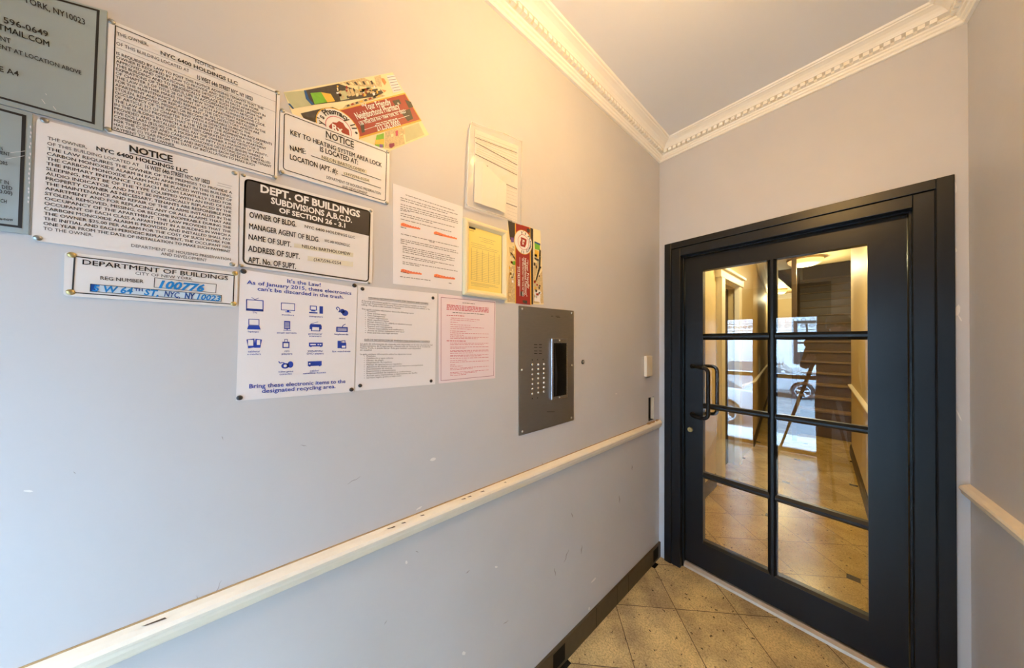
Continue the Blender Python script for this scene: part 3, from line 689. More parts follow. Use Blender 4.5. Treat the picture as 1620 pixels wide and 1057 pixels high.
s.text('La guía contiene información sobre los siguientes temas:', Z(84, 694), Z(552, 692), 2.3, 'grey')
ES = [('Desalojos', 225), ('Calefacción y agua caliente', 383), ('Manejo de plagas', 295), ('Organización de inquilinos', 372), ('Manejo de apartamentos regulados', 460), ('Asistencia de alquiler para personas mayores e incapacitados', 652), ('Discriminación de vivienda', 373), ('Reparaciones y mantenimiento', 405), ('Responsabilidad de inquilinos y notificaciones', 545), ('Acceso para inspecciones y reparaciones del dueño', 600), ('Servicios legales gratis y a bajo costo', 455)]
for i, (t, xr) in enumerate(ES):
    y = 711+19.7*i; s.text(t, Z(142, y), Z(xr, y-(xr-142)*(.005+.006*i)), 2.3, 'grey'); s.text('•', Z(118, y-1), Z(126, y-1), 1.6, 'grey')
s.screws([Z(105, 98), Z(742, 180), Z(84, 972), Z(725, 930)], 'pin', r=.0046, h=.003); s.done()

# --- pink-bordered sheet
s = Sheet('information_sheet', [(693.8, 464.5), (784, 475.9), (783.4, 598.4), (694.2, 607)], .001, M['pinkpaper'], 'pale pink sheet of red small print with a plum border', 'notice', x0=.0)
s.border([Z(815, 171), Z(1303, 219), Z(1290, 884), Z(813, 929)], .0012, 'plum')
s.greek(Z(1010, 226), Z(1120, 236), 1.6, 'grey')
for i in range(4): s.greek(Z(868-i, 246+13*i), Z(1248, 276+12.2*i), 2.4, 'redink')
s.greek(Z(920, 313), Z(1205, 331), 1.6, 'grey'); s.greek(Z(866, 339), Z(1025, 347), 2.2, 'redink')
for x0, x1, y in ((905, 1170, 362), (900, 1125, 378), (900, 965, 400), (900, 1080, 421), (900, 1205, 440), (900, 1090, 458), (898, 1040, 480), (898, 1245, 497), (898, 1020, 515), (898, 1245, 532), (898, 1150, 546), (898, 1245, 590), (898, 1200, 603), (898, 1245, 625), (898, 1040, 637), (898, 1245, 658), (898, 1245, 668), (898, 1110, 683), (898, 1245, 703), (898, 1180, 712), (898, 1245, 730), (898, 1050, 750), (898, 1245, 765), (898, 945, 787), (898, 1010, 802), (898, 1245, 820), (898, 1100, 832), (898, 1245, 858), (898, 1140, 870), (898, 1040, 884)):
    sl = (545-(440+y*.175))/(1350-745); s.greek(Z(x0, y), Z(x1, y+(x1-x0)*sl), 1.7, 'redink', fill=.4)
s.greek(Z(866, 570), Z(1040, 573), 2.2, 'redink'); s.done()

# --- sheet with orange signatures
Z = zz(610, 280, .17985)
s = Sheet('information_sheet', [(621.7, 290), (732, 327), (732, 461), (621.7, 449)], .001, M['paper'], 'white typed sheet with four orange highlighted signatures', 'notice')
for x0, y0, x1, y1 in ((175, 160, 608, 301), (132, 184, 632, 334), (132, 204, 545, 326), (132, 242, 635, 378), (130, 262, 635, 396), (130, 280, 636, 411), (130, 296, 215, 310), (132, 322, 607, 446), (132, 342, 412, 412), (132, 372, 578, 486), (135, 503, 640, 618), (385, 571, 430, 582), (132, 549, 622, 654), (132, 564, 638, 674), (132, 582, 190, 596), (150, 612, 565, 698), (150, 629, 610, 723), (150, 644, 605, 741), (150, 662, 530, 739), (150, 694, 600, 783), (150, 712, 435, 763), (150, 749, 632, 833), (150, 765, 300, 789), (128, 879, 395, 914), (555, 936, 580, 941)):
    s.greek(Z(x0, y0), Z(x1, y1), 2.1, 'softgrey', fill=.55)
for nm, L, R, h in (('a', (135, 432), (305, 470), 6.5), ('b', (425, 505), (628, 556), 6), ('c', (135, 840), (318, 868), 7), ('d', (428, 884), (612, 910), 7)):
    (xa, ya), (xb, yb) = L, R; hh = h*.72/.17985
    s.poly([Z(xa, ya-hh*.15), Z(xa+(xb-xa)*.3, ya+(yb-ya)*.3-hh*.05), Z(xb, yb-hh*.25), Z(xb, yb-hh*.75), Z(xa+(xb-xa)*.55, ya+(yb-ya)*.5-hh*.72), Z(xa+20, ya-hh*1.1), Z(xa, ya-hh*.9)], 'orange', 1, 'highlight')
    for k in range(7):
        xq = xa+(xb-xa)*(k+.3)/7.5; yq = ya+(yb-ya)*(k+.3)/7.5; s.line(Z(xq, yq-hh*.15), Z(xq+11, yq-hh*.85), .5, 'redink', 3, 'signature'); s.line(Z(xq+11, yq-hh*.85), Z(xq+19, yq-hh*.1), .5, 'redink', 3, 'signature')
s.greek(Z(132, 442), Z(185, 456), 1.8, 'ink'); s.greek(Z(132, 836), Z(205, 852), 1.8, 'ink'); s.greek(Z(430, 505), Z(500, 520), 1.6, 'ink'); s.greek(Z(430, 880), Z(475, 888), 1.6, 'ink')
s.done()

# --- two silver plaques cut by the picture's edge
Z = zz(0, 0, .22706)
s = Sheet('metal_plaque', [(-270, -108), (169.3, 17), (162, 206.8), (-270, 92)], .003, M['plaque'], 'silver metal plaque with black capitals, above the narrower bluish plaque', 'plaque')
s.border([(-255, -103+4), Z(695, 71), Z(660, 868), (-255, 85)], .0030, 'ink')
for t, L, R, h in (('YORK, NY10023', (165, 12), (594, 174), 9.3), (') 596-0649', (-30, 138), (339, 259), 9), ('TMAIL.COM', (-15, 201), (344, 328), 9.3), ('NT', (5, 283), (78, 305), 7.6), ('ENT AT LOCATION ABOVE', (-12, 332), (567, 521), 6.6), ('E A4', (-5, 495), (133, 534), 8.2)):
    s.text(t, Z(*L), Z(*R), h, bold=.012)
for px, py, l in ((66, 157, 9), (72, 148, 3), (84, 168, 8)): s.line((px, py), (px+l*.6, py+l*.8), .7, 'white', 2, 'scratch')
s.done()
Z = zz(0, 160, .2083)
s = Sheet('metal_plaque', [(-210, 107), (51, 180), (45, 371), (-210, 338)], .003, M['plaque'], 'bluish silver metal plaque with a scuffed edge, beside the carbon monoxide notice', 'plaque')
s.border([(-198, 118), Z(200, 108), Z(166, 966), (-198, 332)], .0034, 'ink')
for t, L, R, h in (('N', (3, 370), (19, 374), 5.6), ('MENT', (-18, 398), (76, 418), 5.4), ('ORS', (-8, 476), (57, 488), 5.4), ('T IN', (-5, 622), (68, 634), 5.6), ('DED', (15, 664), (95, 676), 5.4), ('0.00)', (-5, 698), (95, 712), 5.6), ('CH', (2, 768), (50, 777), 5.6), ('.a-now', (-8, 902), (102, 911), 4.6)):
    s.text(t, Z(*L), Z(*R), h, bold=.015)
s.line(Z(80, 392), Z(195, 378), .6, 'white', 2, 'scratch'); s.line(Z(40, 440), Z(185, 415), .5, 'white', 2, 'scratch')
for k in range(16):
    y = 190+k*38+random.uniform(-10, 10); x = 238-y*.03+random.uniform(-6, 2)
    s.poly([Z(x, y), Z(x+9, y+8), Z(x+6, y+26), Z(x-4, y+14)], 'paper', 2, 'scuff')
s.done()

# --- pharmacy flyers
def fit_circle(pts):
    (x1, y1), (x2, y2), (x3, y3) = pts
    a = 2*(x1*(y2-y3)+x2*(y3-y1)+x3*(y1-y2)); s1, s2, s3 = x1*x1+y1*y1, x2*x2+y2*y2, x3*x3+y3*y3
    cx = (s1*(y2-y3)+s2*(y3-y1)+s3*(y1-y2))/a; cy = (s1*(x3-x2)+s2*(x1-x3)+s3*(x2-x1))/a
    return (cx, cy), math.hypot(x1-cx, y1-cy)
def arc_text(s, txt, c, r, a0, a1, H, m, bold=.02, z=4):
    n = len(txt)
    if a0 < a1: a0 += 2*PI
    for k, ch in enumerate(txt):
        if ch == ' ': continue
        a = a0+(a1-a0)*(k+.5)/n; vs, fs, wd = glyphs(ch, bold); sc = H/CAP
        v = Vector((0, _c(a), _s(a))); u = Vector((0, _s(a), -_c(a))); o = Vector((s.x+.0004*z, c[0], c[1]))+v*r
        s.mb('lettering', m, z).add([o+u*((p-wd/2)*sc)+v*(q*sc) for p, q in vs], fs)
Z = zz(440, 110, .15432)
s = Sheet('pharmacy_flyer', [Z(55, 232), Z(1175, 30), Z(1548, 668), (505, 285)], .0006, M['cream'], 'colourful pharmacy flyer tilted behind the heating notice', 'flyer', plate='card')
s.poly([Z(60, 235), Z(265, 215), Z(350, 365), Z(150, 400)], 'sage', 1); s.poly([Z(265, 213), Z(285, 211), Z(318, 300), Z(372, 360), Z(345, 366), Z(285, 300)], 'bluep', 2)
s.poly([Z(100, 350), Z(118, 346), Z(165, 400), Z(150, 404)], 'bluep', 2)
s.poly([Z(285, 211), Z(620, 145), Z(720, 180), Z(860, 225), Z(1040, 190), Z(1080, 240), Z(1010, 275), Z(620, 330), Z(372, 360), Z(318, 300)], 'shelf', 1)
s.poly([Z(330, 240), Z(440, 232), Z(505, 335), Z(375, 356)], 'lime', 2); s.poly([Z(440, 232), Z(540, 250), Z(585, 325), Z(505, 338)], 'amber', 2)
s.poly([Z(620, 222), Z(690, 215), Z(730, 300), Z(640, 318)], 'sage', 2)
for k in range(7): s.poly([Z(690+k*42, 196+k*5), Z(722+k*42, 190+k*5), Z(752+k*42, 268-k*5), Z(716+k*42, 280-k*5)], 'goods', 2)
s.poly([Z(625, 142), Z(700, 122), Z(880, 85), Z(985, 135), Z(1015, 180), Z(870, 175)], 'goods', 1)
for k in range(8): s.poly([Z(650+k*42, 138-k*3), Z(668+k*42, 133-k*3), Z(700+k*40, 158-k*1), Z(680+k*40, 160-k*1)], 'shelf' if k % 2 else 'cream', 2)
for k in range(44):      # bottles and boxes on the printed shelves
    t_ = random.random(); x = 590+t_*440; y = random.uniform(165+t_*5, 290-t_*60); w_, h_ = random.uniform(10, 26), random.uniform(14, 34)
    s.poly([Z(x, y), Z(x+w_, y-4), Z(x+w_+6, y+h_-5), Z(x+6, y+h_)], random.choice(['shelf', 'cream', 'goods', 'paper', 'pharm', 'amber', 'cream', 'sage', 'shelf']), 3)
s.poly([Z(1110, 60), Z(1190, 55), Z(1270, 215), Z(1180, 240)], 'paper', 2)
for k in range(6): s.line(Z(1120+k*13, 82+k*27), Z(1200+k*11, 70+k*27), .5, 'grey', 3)
s.poly([Z(1060, 90), Z(1085, 92), Z(1110, 130), Z(1095, 160), Z(1070, 120)], 'orange', 2); s.poly([Z(1060, 205), Z(1110, 215), Z(1090, 235)], 'orange', 2)
s.poly([Z(690, 365), Z(1050, 250), Z(1100, 270), Z(660, 405)], 'goods', 1)
for k in range(8): s.poly([Z(700+k*45, 368-k*14), Z(722+k*45, 356-k*14), Z(738+k*45, 372-k*14), Z(708+k*45, 382-k*14)], ('shelf', 'pharm', 'shelf', 'amber')[k % 4], 2)
s.poly([Z(230, 450), Z(470, 395), Z(560, 385), Z(640, 420), Z(560, 500), Z(300, 560)], 'shelf', 1)
s.poly([Z(560, 428), Z(1300, 236), Z(1470, 525), Z(700, 748)], 'gold', 2); s.poly([Z(560, 440), Z(1300, 252), Z(1455, 512), Z(700, 728)], 'pharm', 3)
for q in ([(1170, 320), (1240, 305), (1262, 350), (1200, 370)], [(1260, 440), (1350, 400), (1385, 505), (1330, 530)], [(1300, 310), (1360, 330), (1385, 385), (1340, 395)], [(840, 560), (880, 550), (890, 640), (860, 650)]): s.poly([Z(*p) for p in q], 'shelf', 4)
s.poly([Z(1095, 640), Z(1270, 590), Z(1300, 760), Z(1150, 812), Z(1095, 800)], 'goods', 1)
s.poly([Z(1290, 600), Z(1440, 545), Z(1500, 670), Z(1310, 745)], 'sage', 1); s.poly([Z(985, 15+60), Z(1050, 55), Z(1065, 180), Z(1010, 170)], 'goods', 1)
s.poly([Z(1010, 672), Z(1085, 652), Z(1085, 800), Z(990, 790)], 'lime', 2); s.poly([Z(1000, 722), Z(1088, 712), Z(1085, 765), Z(990, 768)], 'amber', 3); s.poly([Z(1040, 765), Z(1075, 770), Z(1075, 800), Z(1040, 800)], 'violet', 4)
for k in range(7): s.poly([Z(1130+k*24, 650-k*6+(k % 3)*22), Z(1156+k*24, 640-k*6+(k % 3)*22), Z(1160+k*24, 690-k*5), Z(1134+k*24, 700-k*5)], ('goods', 'cream', 'goods', 'redink')[k % 4], 2)
s.poly([Z(1140, 760), Z(1190, 752), Z(1195, 780), Z(1160, 805), Z(1140, 795)], 'plum', 3)
cc, cr = fit_circle([tuple(s.w(Z(*p))[1:]) for p in ((385, 500), (520, 392), (838, 690))])
s.disc(cc, cr, 'gold', 4); s.disc(cc, cr*.955, 'white', 5); s.disc(cc, cr*.60, 'redink', 6, inner=cr*.57)
s.poly([Z(520, 580), Z(560, 540), Z(600, 545), Z(625, 528), Z(665, 548), Z(690, 590), Z(725, 620), Z(735, 690), Z(560, 690)], 'pharm', 6)
s.text('Rx', Z(556, 622), Z(668, 660), 10, 'white', bold=.03, z=8)
ang = lambda p: math.atan2(s.w(Z(*p))[2]-cc[1], s.w(Z(*p))[1]-cc[0])
arc_text(s, "y's Pharmacy II", cc, cr*.68, ang((420, 560)), ang((792, 625)), .0125, 'ink', z=7)
p = s.w(Z(800, 655)); s.disc((p.y, p.z), .003, 'ink', 7)
for t, L, R, h in (('“Your Friendly', (885, 418), (1165, 358), 8.4), ('Neighborhood Pharmacy”', (815, 512), (1268, 398), 9), ('136 West End Ave • New York, NY 10023', (845, 572), (1312, 442), 5.2), ('212.362.0000', (1022, 630), (1262, 572), 8)):
    s.text(t, Z(*L), Z(*R), h, 'white', bold=.02, z=5)
s.greek(Z(1005, 562), Z(1220, 505), 2, 'white', z=5); s.line(Z(835, 535), Z(1310, 412), .6, 'white', 5); s.line(Z(885, 618), Z(1345, 470), .6, 'white', 5)
s.done()

Z = zz(725, 335, .1466)
s = Sheet('pharmacy_flyer', [Z(536, 96), Z(885, 205), Z(922, 1002), Z(500, 985)], .0006, M['cream'], 'colourful pharmacy flyer hung sideways beside the cream frame', 'flyer', plate='card')
s.poly([Z(536, 98), Z(622, 124), Z(622, 240), Z(545, 190)], 'shelf', 1); s.poly([Z(545, 190), Z(622, 240), Z(605, 300), Z(560, 300)], 'shelf', 2); s.poly([Z(560, 275), Z(600, 280), Z(600, 330), Z(575, 330)], 'violet', 3)
s.poly([Z(550, 380), Z(600, 400), Z(618, 520), Z(560, 470)], 'goods', 1); s.poly([Z(560, 440), Z(575, 440), Z(618, 510), Z(618, 530)], 'shelf', 2); s.poly([Z(570, 540), Z(618, 530), Z(618, 575), Z(585, 570)], 'lime', 2); s.poly([Z(550, 580), Z(618, 590), Z(618, 980), Z(530, 975)], 'goods', 1)
s.poly([Z(560, 640), Z(600, 650), Z(600, 720), Z(560, 710)], 'cream', 2)
s.poly([Z(775, 172), Z(808, 184), Z(808, 1000), Z(785, 1000)], 'shelf', 1)
s.poly([Z(822, 325), Z(880, 345), Z(880, 420), Z(825, 400)], 'lime', 2); s.poly([Z(822, 318), Z(885, 345), Z(885, 365), Z(822, 335)], 'bluep', 3); s.poly([Z(822, 405), Z(870, 425), Z(862, 500), Z(825, 480)], 'amber', 2)
s.poly([Z(875, 400), Z(892, 420), Z(885, 620), Z(840, 760), Z(830, 750), Z(868, 600)], 'shelf', 2); s.poly([Z(822, 490), Z(870, 515), Z(865, 540), Z(822, 510)], 'shelf', 2)
s.poly([Z(812, 600), Z(850, 540), Z(870, 560), Z(830, 720), Z(812, 760)], 'goods', 1); s.poly([Z(812, 770), Z(905, 640), Z(920, 990), Z(812, 985)], 'goods', 1)
for k in range(46):      # small goods crowding the printed shelves
    rx_ = random.random() < .6; x = random.uniform(814, 880) if rx_ else random.uniform(545, 600); y = random.uniform(440, 970) if rx_ else random.uniform(330, 960)
    w_, h_ = random.uniform(8, 22), random.uniform(14, 38)
    s.poly([Z(x, y), Z(x+w_, y+4), Z(x+w_, y+h_), Z(x, y+h_-4)], random.choice(['shelf', 'cream', 'goods', 'paper', 'pharm', 'amber', 'cream', 'shelf', 'sage']), 2)
s.poly([Z(820, 840), Z(885, 850), Z(885, 975), Z(820, 965)], 'paper', 2); s.poly([Z(840, 880), Z(866, 882), Z(866, 905), Z(840, 902)], 'pharm', 3)
s.poly([Z(612, 120), Z(778, 172), Z(790, 1008), Z(612, 988)], 'gold', 2); s.poly([Z(622, 124), Z(768, 170), Z(778, 1006), Z(622, 990)], 'pharm', 3)
for q in ([(740, 180), (775, 190), (772, 230), (742, 215)], [(695, 955), (745, 960), (740, 995), (698, 985)], [(672, 860), (705, 865), (705, 910), (672, 905)]): s.poly([Z(*p) for p in q], 'shelf', 4)
cc, cr = fit_circle([tuple(s.w(Z(*p))[1:]) for p in ((672, 196), (601, 320), (735, 462))])
s.disc(cc, cr, 'gold', 4); s.disc(cc, cr*.955, 'white', 5); s.disc(cc, cr*.62, 'redink', 6, inner=cr*.58)
s.poly([Z(675, 272), Z(710, 285), Z(738, 300), Z(735, 345), Z(720, 385), Z(672, 370), Z(668, 330), Z(678, 300)], 'pharm', 6)
s.text('Rx', Z(690, 300), Z(690, 358), 5, 'white', bold=.03, z=8)
arc_text(s, "y's Pharmacy II", cc, cr*.70, PI*.62, -PI*.62, .011, 'ink', z=7)
for t, L, R, h in (('“Your Friendly', (735, 515), (748, 830), 3.4), ('Neighborhood Pharmacy”', (715, 500), (724, 915), 3.4), ('136 West End Ave • New York, NY 10023', (688, 500), (690, 912), 2.4), ('212.362.0000', (640, 590), (642, 802), 3.8)):
    A, B = s.w(Z(*L), 5), s.w(Z(*R), 5); s._put(t, A, B, h*.00285, 'white', .02, 0, 5, 'lettering')
s.line(Z(706, 490), Z(712, 910), .6, 'white', 5); s.line(Z(664, 490), Z(666, 910), .6, 'white', 5)
s.done()

# --- cream frame with a yellow form
Z = zz(725, 335, .1466)
FX = .016
q = [on_wall(736.7, 343.8, FX), on_wall(805.6, 364.3, FX), on_wall(803.4, 473.5, FX), on_wall(734, 466.2, FX)]
ctr = sum(q, Vector())/4; root = empty('picture_frame', (0, ctr.y, min(p.z for p in q)), 'cream picture frame holding a yellow printed form', 'picture frame')
yl, yr, zt, zb = (q[0].y+q[3].y)/2, (q[1].y+q[2].y)/2, (q[0].z+q[1].z)/2, (q[2].z+q[3].z)/2
b = MB()
prof = [(0, .0005), (0, .010), (.003, .0145), (.008, .016), (.013, .0145), (.019, .009), (.021, .006), (.021, .004)]
loops = []
for d, x in prof: loops.append([Vector((x, yl+d, zb+d)), Vector((x, yr-d, zb+d)), Vector((x, yr-d, zt-d)), Vector((x, yl+d, zt-d))])
for a, c in zip(loops, loops[1:]): b.ring(a, c)
b.flat(loops[0])
fr = b.build('moulding', M['frame'], root)
b = MB(); d = .019; b.flat([(.0045, yl+d, zb+d), (.0045, yr-d-.004, zb+d), (.0045, yr-d-.004, zt-d), (.0045, yl+d, zt-d)]); form = b.build('form_paper', M['yellowpaper'], root, fix=False)
b = MB(); b.flat([(.0042, yl+d, zb+d), (.0042, yr-d, zb+d), (.0042, yr-d, zt-d), (.0042, yl+d, zt-d)]); b.build('backing', M['dark'], root, fix=False)
b = MB(); iw, ih = yr-yl-2*d-.004, zt-zb-2*d
def FP(u, v): return Vector((.0049, yl+d+u*iw, zb+d+v*ih))
def bar(u0, u1, v, t=.0016): b.flat([FP(u0, v), FP(u1, v), FP(u1, v+t/ih*.5), FP(u0, v+t/ih*.5)])
for k in range(17): bar(.08, .92, .16+k*.028, .0008)
for u in (.08, .24, .40, .58, .76, .92): b.flat([FP(u, .16), FP(u+.006, .16), FP(u+.006, .66), FP(u, .66)])
for v, u0, u1 in ((.86, .3, .8), (.83, .4, .7), (.80, .35, .75), (.74, .08, .5), (.74, .6, .66), (.71, .08, .9), (.68, .1, .85), (.12, .08, .8), (.10, .08, .9), (.075, .08, .6)): bar(u0, u1, v, .0012)
b.build('form_print', M['grey'], form, fix=False)
b = MB(); b.flat([FP(.02, .955), FP(.2, .955), FP(.2, .985), FP(.02, .985)]); bar(.02, .16, .925, .002); b.build('letterhead', M['ink'], form, fix=False)

# --- plastic sleeve with papers
Z = zz(730, 180, .16082)
def Wp(x, y, X): return on_wall(*Z(x, y), X)
root = empty('plastic_sleeve', (0, on_wall(*Z(320, 950), 0).y, on_wall(*Z(320, 1000), 0).z), 'clear plastic sleeve of papers taped above the cream frame', 'document sleeve')
b = MB(); cols, rows = 10, 12; g = []
TL, TR, BL, BR = Wp(85, 85, .012), Wp(602, 272, .006), Wp(44, 905, .016), Wp(585, 1095, .006)
for j in range(rows+1):
    for i in range(cols+1):
        u, v = i/cols, j/rows; p = TL.lerp(TR, u).lerp(BL.lerp(BR, u), v)
        x = .004+.012*math.sin(PI*min(1, u*1.1+.08))**.6*math.sin(PI*min(.96, v*.9+.06))**.5+.0035*math.sin(u*11+v*7)*math.sin(v*13-u*5)
        g.append((max(.0145 if .08 < u < .72 and .3 < v < .97 else .004, x), p.y, p.z))
b.add(g, [(j*(cols+1)+i, j*(cols+1)+i+1, (j+1)*(cols+1)+i+1, (j+1)*(cols+1)+i) for j in range(rows) for i in range(cols)])
b.build('front_film', M['film'], root, smooth=True, fix=False)
b = MB()
b.tube([Wp(100, 75, .006), Wp(82, 140, .009), Wp(70, 300, .010), Wp(50, 880, .010), Wp(60, 905, .008)], .0016, 8); b.build('side_seam', M['seam'], root, smooth=True)
b = MB(); b.tube([Wp(48, 903, .010), Wp(240, 958, .011), Wp(420, 1015, .008)], .0012, 8); b.build('bottom_seam', M['seam'], root, smooth=True)
b = MB(); b.tube([Wp(598, 275, .004), Wp(592, 500, .005), Wp(585, 1095, .004)], .0010, 8); b.build('side_seam', M['seam'], root, smooth=True)
b = MB(); b.tube([Wp(95, 80, .006), Wp(260, 140, .007), Wp(430, 195, .006), Wp(560, 260, .005), Wp(600, 272, .004)], .0010, 8); b.build('top_seam', M['seam'], root, smooth=True)
s = Sheet('printed_sheet', [Z(132, 150), Z(560, 318), Z(548, 1070), Z(125, 900)], .0015, M['oldpaper'], 'ruled printed sheet standing behind the folded paper inside the plastic sleeve', 'paper', plate='sheet')
for (xa, ya, xb, yb, wd) in ((135, 232, 550, 388, 1.0), (138, 282, 550, 505, 1.3), (135, 396, 548, 604, 1.3), (440, 692, 548, 742, 1.2), (442, 878, 546, 918, 1.4), (455, 1048, 500, 1062, 1.2)): s.line(Z(xa, ya), Z(xb, yb), wd, 'grey')
for k in range(10): s.greek(Z(150, 205+k*22), Z(548, 355+k*26), 1.4, 'pale', fill=.4)
for k in range(10): s.greek(Z(450, 720+k*33), Z(545, 755+k*33), 1.2, 'pale', fill=.35)
s.poly([Z(230, 498), Z(262, 515), Z(258, 530), Z(230, 515)], 'ink', 2, 'stamp'); s.done()
b = MB()
pts = [(132, 465, .004), (205, 470, .0118), (375, 640, .0118), (440, 690, .0085)]; pbt = [(125, 868, .004), (200, 893, .0118), (340, 938, .0118), (430, 980, .0085)]
v0 = [Wp(x, y, X) for x, y, X in pts]+[Wp(x, y, X) for x, y, X in pbt]
b.add(v0, [(0, 1, 5, 4), (1, 2, 6, 5), (2, 3, 7, 6)])
o = b.build('folded_paper', M['foldpaper'], fix=False); tag(o, 'folded blank cream paper at the front of the plastic sleeve', 'paper')
sd = o.modifiers.new('sheet', 'SOLIDIFY'); sd.thickness = .0012

# ================================================================== STEEL INTERCOM AND SMALL FITTINGS
Z = zz(800, 470, .21773)
s = Sheet('intercom_panel', [(821, 483.5), (907.8, 491.8), (907.8, 664.9), (821, 690)], .004, M['steel'], 'large brushed steel intercom panel with rows of buttons and directory window', 'intercom', .004, plate='faceplate')
s.screws([Z(120, 87), Z(480, 118), Z(118, 530), Z(482, 497), Z(122, 978), Z(478, 877)], 'steelbright', r=.0055, h=.003)
cols3 = [(193, (492, 527, 563, 598, 633, 668, 703)), (235, (490, 524, 557, 591, 627, 661, 694)), (276, (488, 522, 553, 588, 622, 655, 688))]
for x, ysn in cols3:
    for y in ysn: s.screws([Z(x, y)], 'steelbright', r=.0050, name='button', h=.004)
b = MB()
for xa, xb in ((207, 230), (241, 263)):
    for y in (343, 363, 389, 408):
        b.flat([s.w(Z(xa, y)), s.w(Z(xb, y+1)), s.w(Z(xb, y+6)), s.w(Z(xa, y+5))])
b.build('speaker_slots', M['dark'], s.root, fix=False)
b = MB()
for p in ((193, 457), (232, 455), (272, 453), (193, 738), (232, 733)):
    c = s.w(Z(*p)); b.flat([c+Vector((0, _c(2*PI*k/10)*.0028, _s(2*PI*k/10)*.0028)) for k in range(10)])
b.build('indicator_holes', M['dark'], s.root, fix=False)
b = MB()
for xa, y, xb in ((178, 494, 184), (220, 492, 226), (262, 490, 268), (178, 530, 184), (220, 527, 226), (262, 524, 268), (330, 140, 345), (362, 140, 390), (370, 150, 396), (300, 836, 356)):
    c, d = s.w(Z(xa, y)), s.w(Z(xb, y)); b.flat([c, d, d+Vector((0, 0, .0015)), c+Vector((0, 0, .0015))])
b.build('engraving', M['dark'], s.root, fix=False)
# the raised directory housing
X1 = .013
p0, p1, p2, p3 = on_wall(*Z(337, 301), X1), on_wall(*Z(451, 303), X1), on_wall(*Z(451, 716), X1), on_wall(*Z(337, 764), X1)
y0, y1, z0, z1 = p0.y, p1.y, (p2.z+p3.z)/2, (p0.z+p1.z)/2
b = MB(); b.box(.0035, X1, y0, y1, z0, z1); hs = b.build('directory_housing', M['steelbright'], s.root, bevel=.002)
a0, a1, a2, a3 = on_wall(*Z(350, 335), X1), on_wall(*Z(441, 335), X1), on_wall(*Z(441, 712), X1), on_wall(*Z(350, 722), X1)
wy0, wy1, wz0, wz1 = a0.y, a1.y, (a2.z+a3.z)/2, (a0.z+a1.z)/2
b = MB(); b.box(X1-.002, X1+.0006, wy0, wy1, wz0, wz1); b.build('directory_window', M['display'], hs)
b = MB(); b.slab([(X1+.0008, wy0+.006, wz1-.004), (X1+.0008, wy0+.010, wz0+.18), (X1+.0008, wy0+.022, wz0+.09), (X1+.0008, wy0+.018, wz0+.004), (X1+.0008, wy0+.006, wz0+.004)], (.0002, 0, 0)); b.build('curled_insert', M['groove'], hs)
for p in ((392, 317), (392, 730)):
    c = on_wall(*Z(*p), X1); b = MB(); b.lathe((X1, c.y, c.z), (1, 0, 0), [(.004, 0), (.004, .0015), (.002, .003)], 12); b.build('screw', M['steelbright'], hs, smooth=True)
s.done()

c = on_wall(922.4, 572.8, .002)
root = empty('wall_bolt', (0, c.y, c.z), 'small round slotted bolt set in the wall beside the steel intercom', 'bolt')
b = MB(); b.lathe((0.0002, c.y, c.z), (1, 0, 0), [(.0105, 0), (.0105, .0025), (.009, .0035)], 20); b.build('washer', M['pin'], root, smooth=True)
b = MB(); b.lathe((.0036, c.y, c.z), (1, 0, 0), [(.0065, 0), (.006, .002), (.002, .003)], 16); hd = b.build('head', M['chrome'], root, smooth=True)
b = MB(); b.box(.0064, .0069, c.y-.005, c.y+.005, c.z-.001, c.z+.001); b.build('slot', M['dark'], hd)

root = empty('cover_plate', (0, -.152, 1.18), 'narrow cream plastic cover box high beside the black door casing', 'cover plate')
pa, pb = on_wall(1023.5, 563.5, .018), on_wall(1032.3, 594.8, .018)
b = MB(); b.box(.0004, .018, pa.y, pb.y, pb.z, pa.z); b.build('cover', M['plate'], root, bevel=.002)
b = MB(); b.box(.0004, .008, pa.y+.02, pb.y-.012, pb.z-.010, pb.z); b.build('terminal', M['chrome'], root)
# crumbling plaster lip and cream lining of the open box
b = MB(); b.box(-.017, .0012, hy1-.003, hy1-.0004, hz0+.002, hz1-.004); b.build('box_lining', M['plate'], wall_left)
b = MB()
for k in range(26):
    y = hy0-.03+random.random()*.16; t_ = random.uniform(.3, 1); b.slab([(0, y, .883), (.010*t_+.004, y+.003*t_, .883), (.006, y+.008*t_, .883), (0, y+.007*t_, .883)], (0, 0, random.uniform(.002, .008)))
b.build('plaster_crumbs', M['crumb'], wall_left)

# ================================================================== CEILING LAMP OF THE VESTIBULE
def ceiling_lamp(x, y, z, r, watts, label, rad=.06, tint=(1, .605, .215)):
    root = empty('ceiling_lamp', (x, y, z), label, 'lamp')
    b = MB(); b.lathe((x, y, z), (0, 0, -1), [(r*1.06, 0), (r*1.06, .018), (r, .022)], 32); b.build('rim', M['brass'], root, smooth=True)
    b = MB(); b.lathe((x, y, z-.020), (0, 0, -1), [(r, 0), (r*.97, .03), (r*.8, .06), (r*.5, .082), (r*.1, .09)], 32); b.build('glass_shade', M['lampglass'], root, smooth=True)
    ld = bpy.data.lights.new('lamp_bulb', 'POINT'); ld.energy = watts; ld.color = tint; ld.shadow_soft_size = rad
    lo = bpy.data.objects.new('lamp_bulb', ld); lo.location = (x, y, z-.19); COL.objects.link(lo)
    return root
ceiling_lamp(.74, -1.30, CEIL, .13, LAMP_W, 'round warm ceiling lamp above the notices in the vestibule')

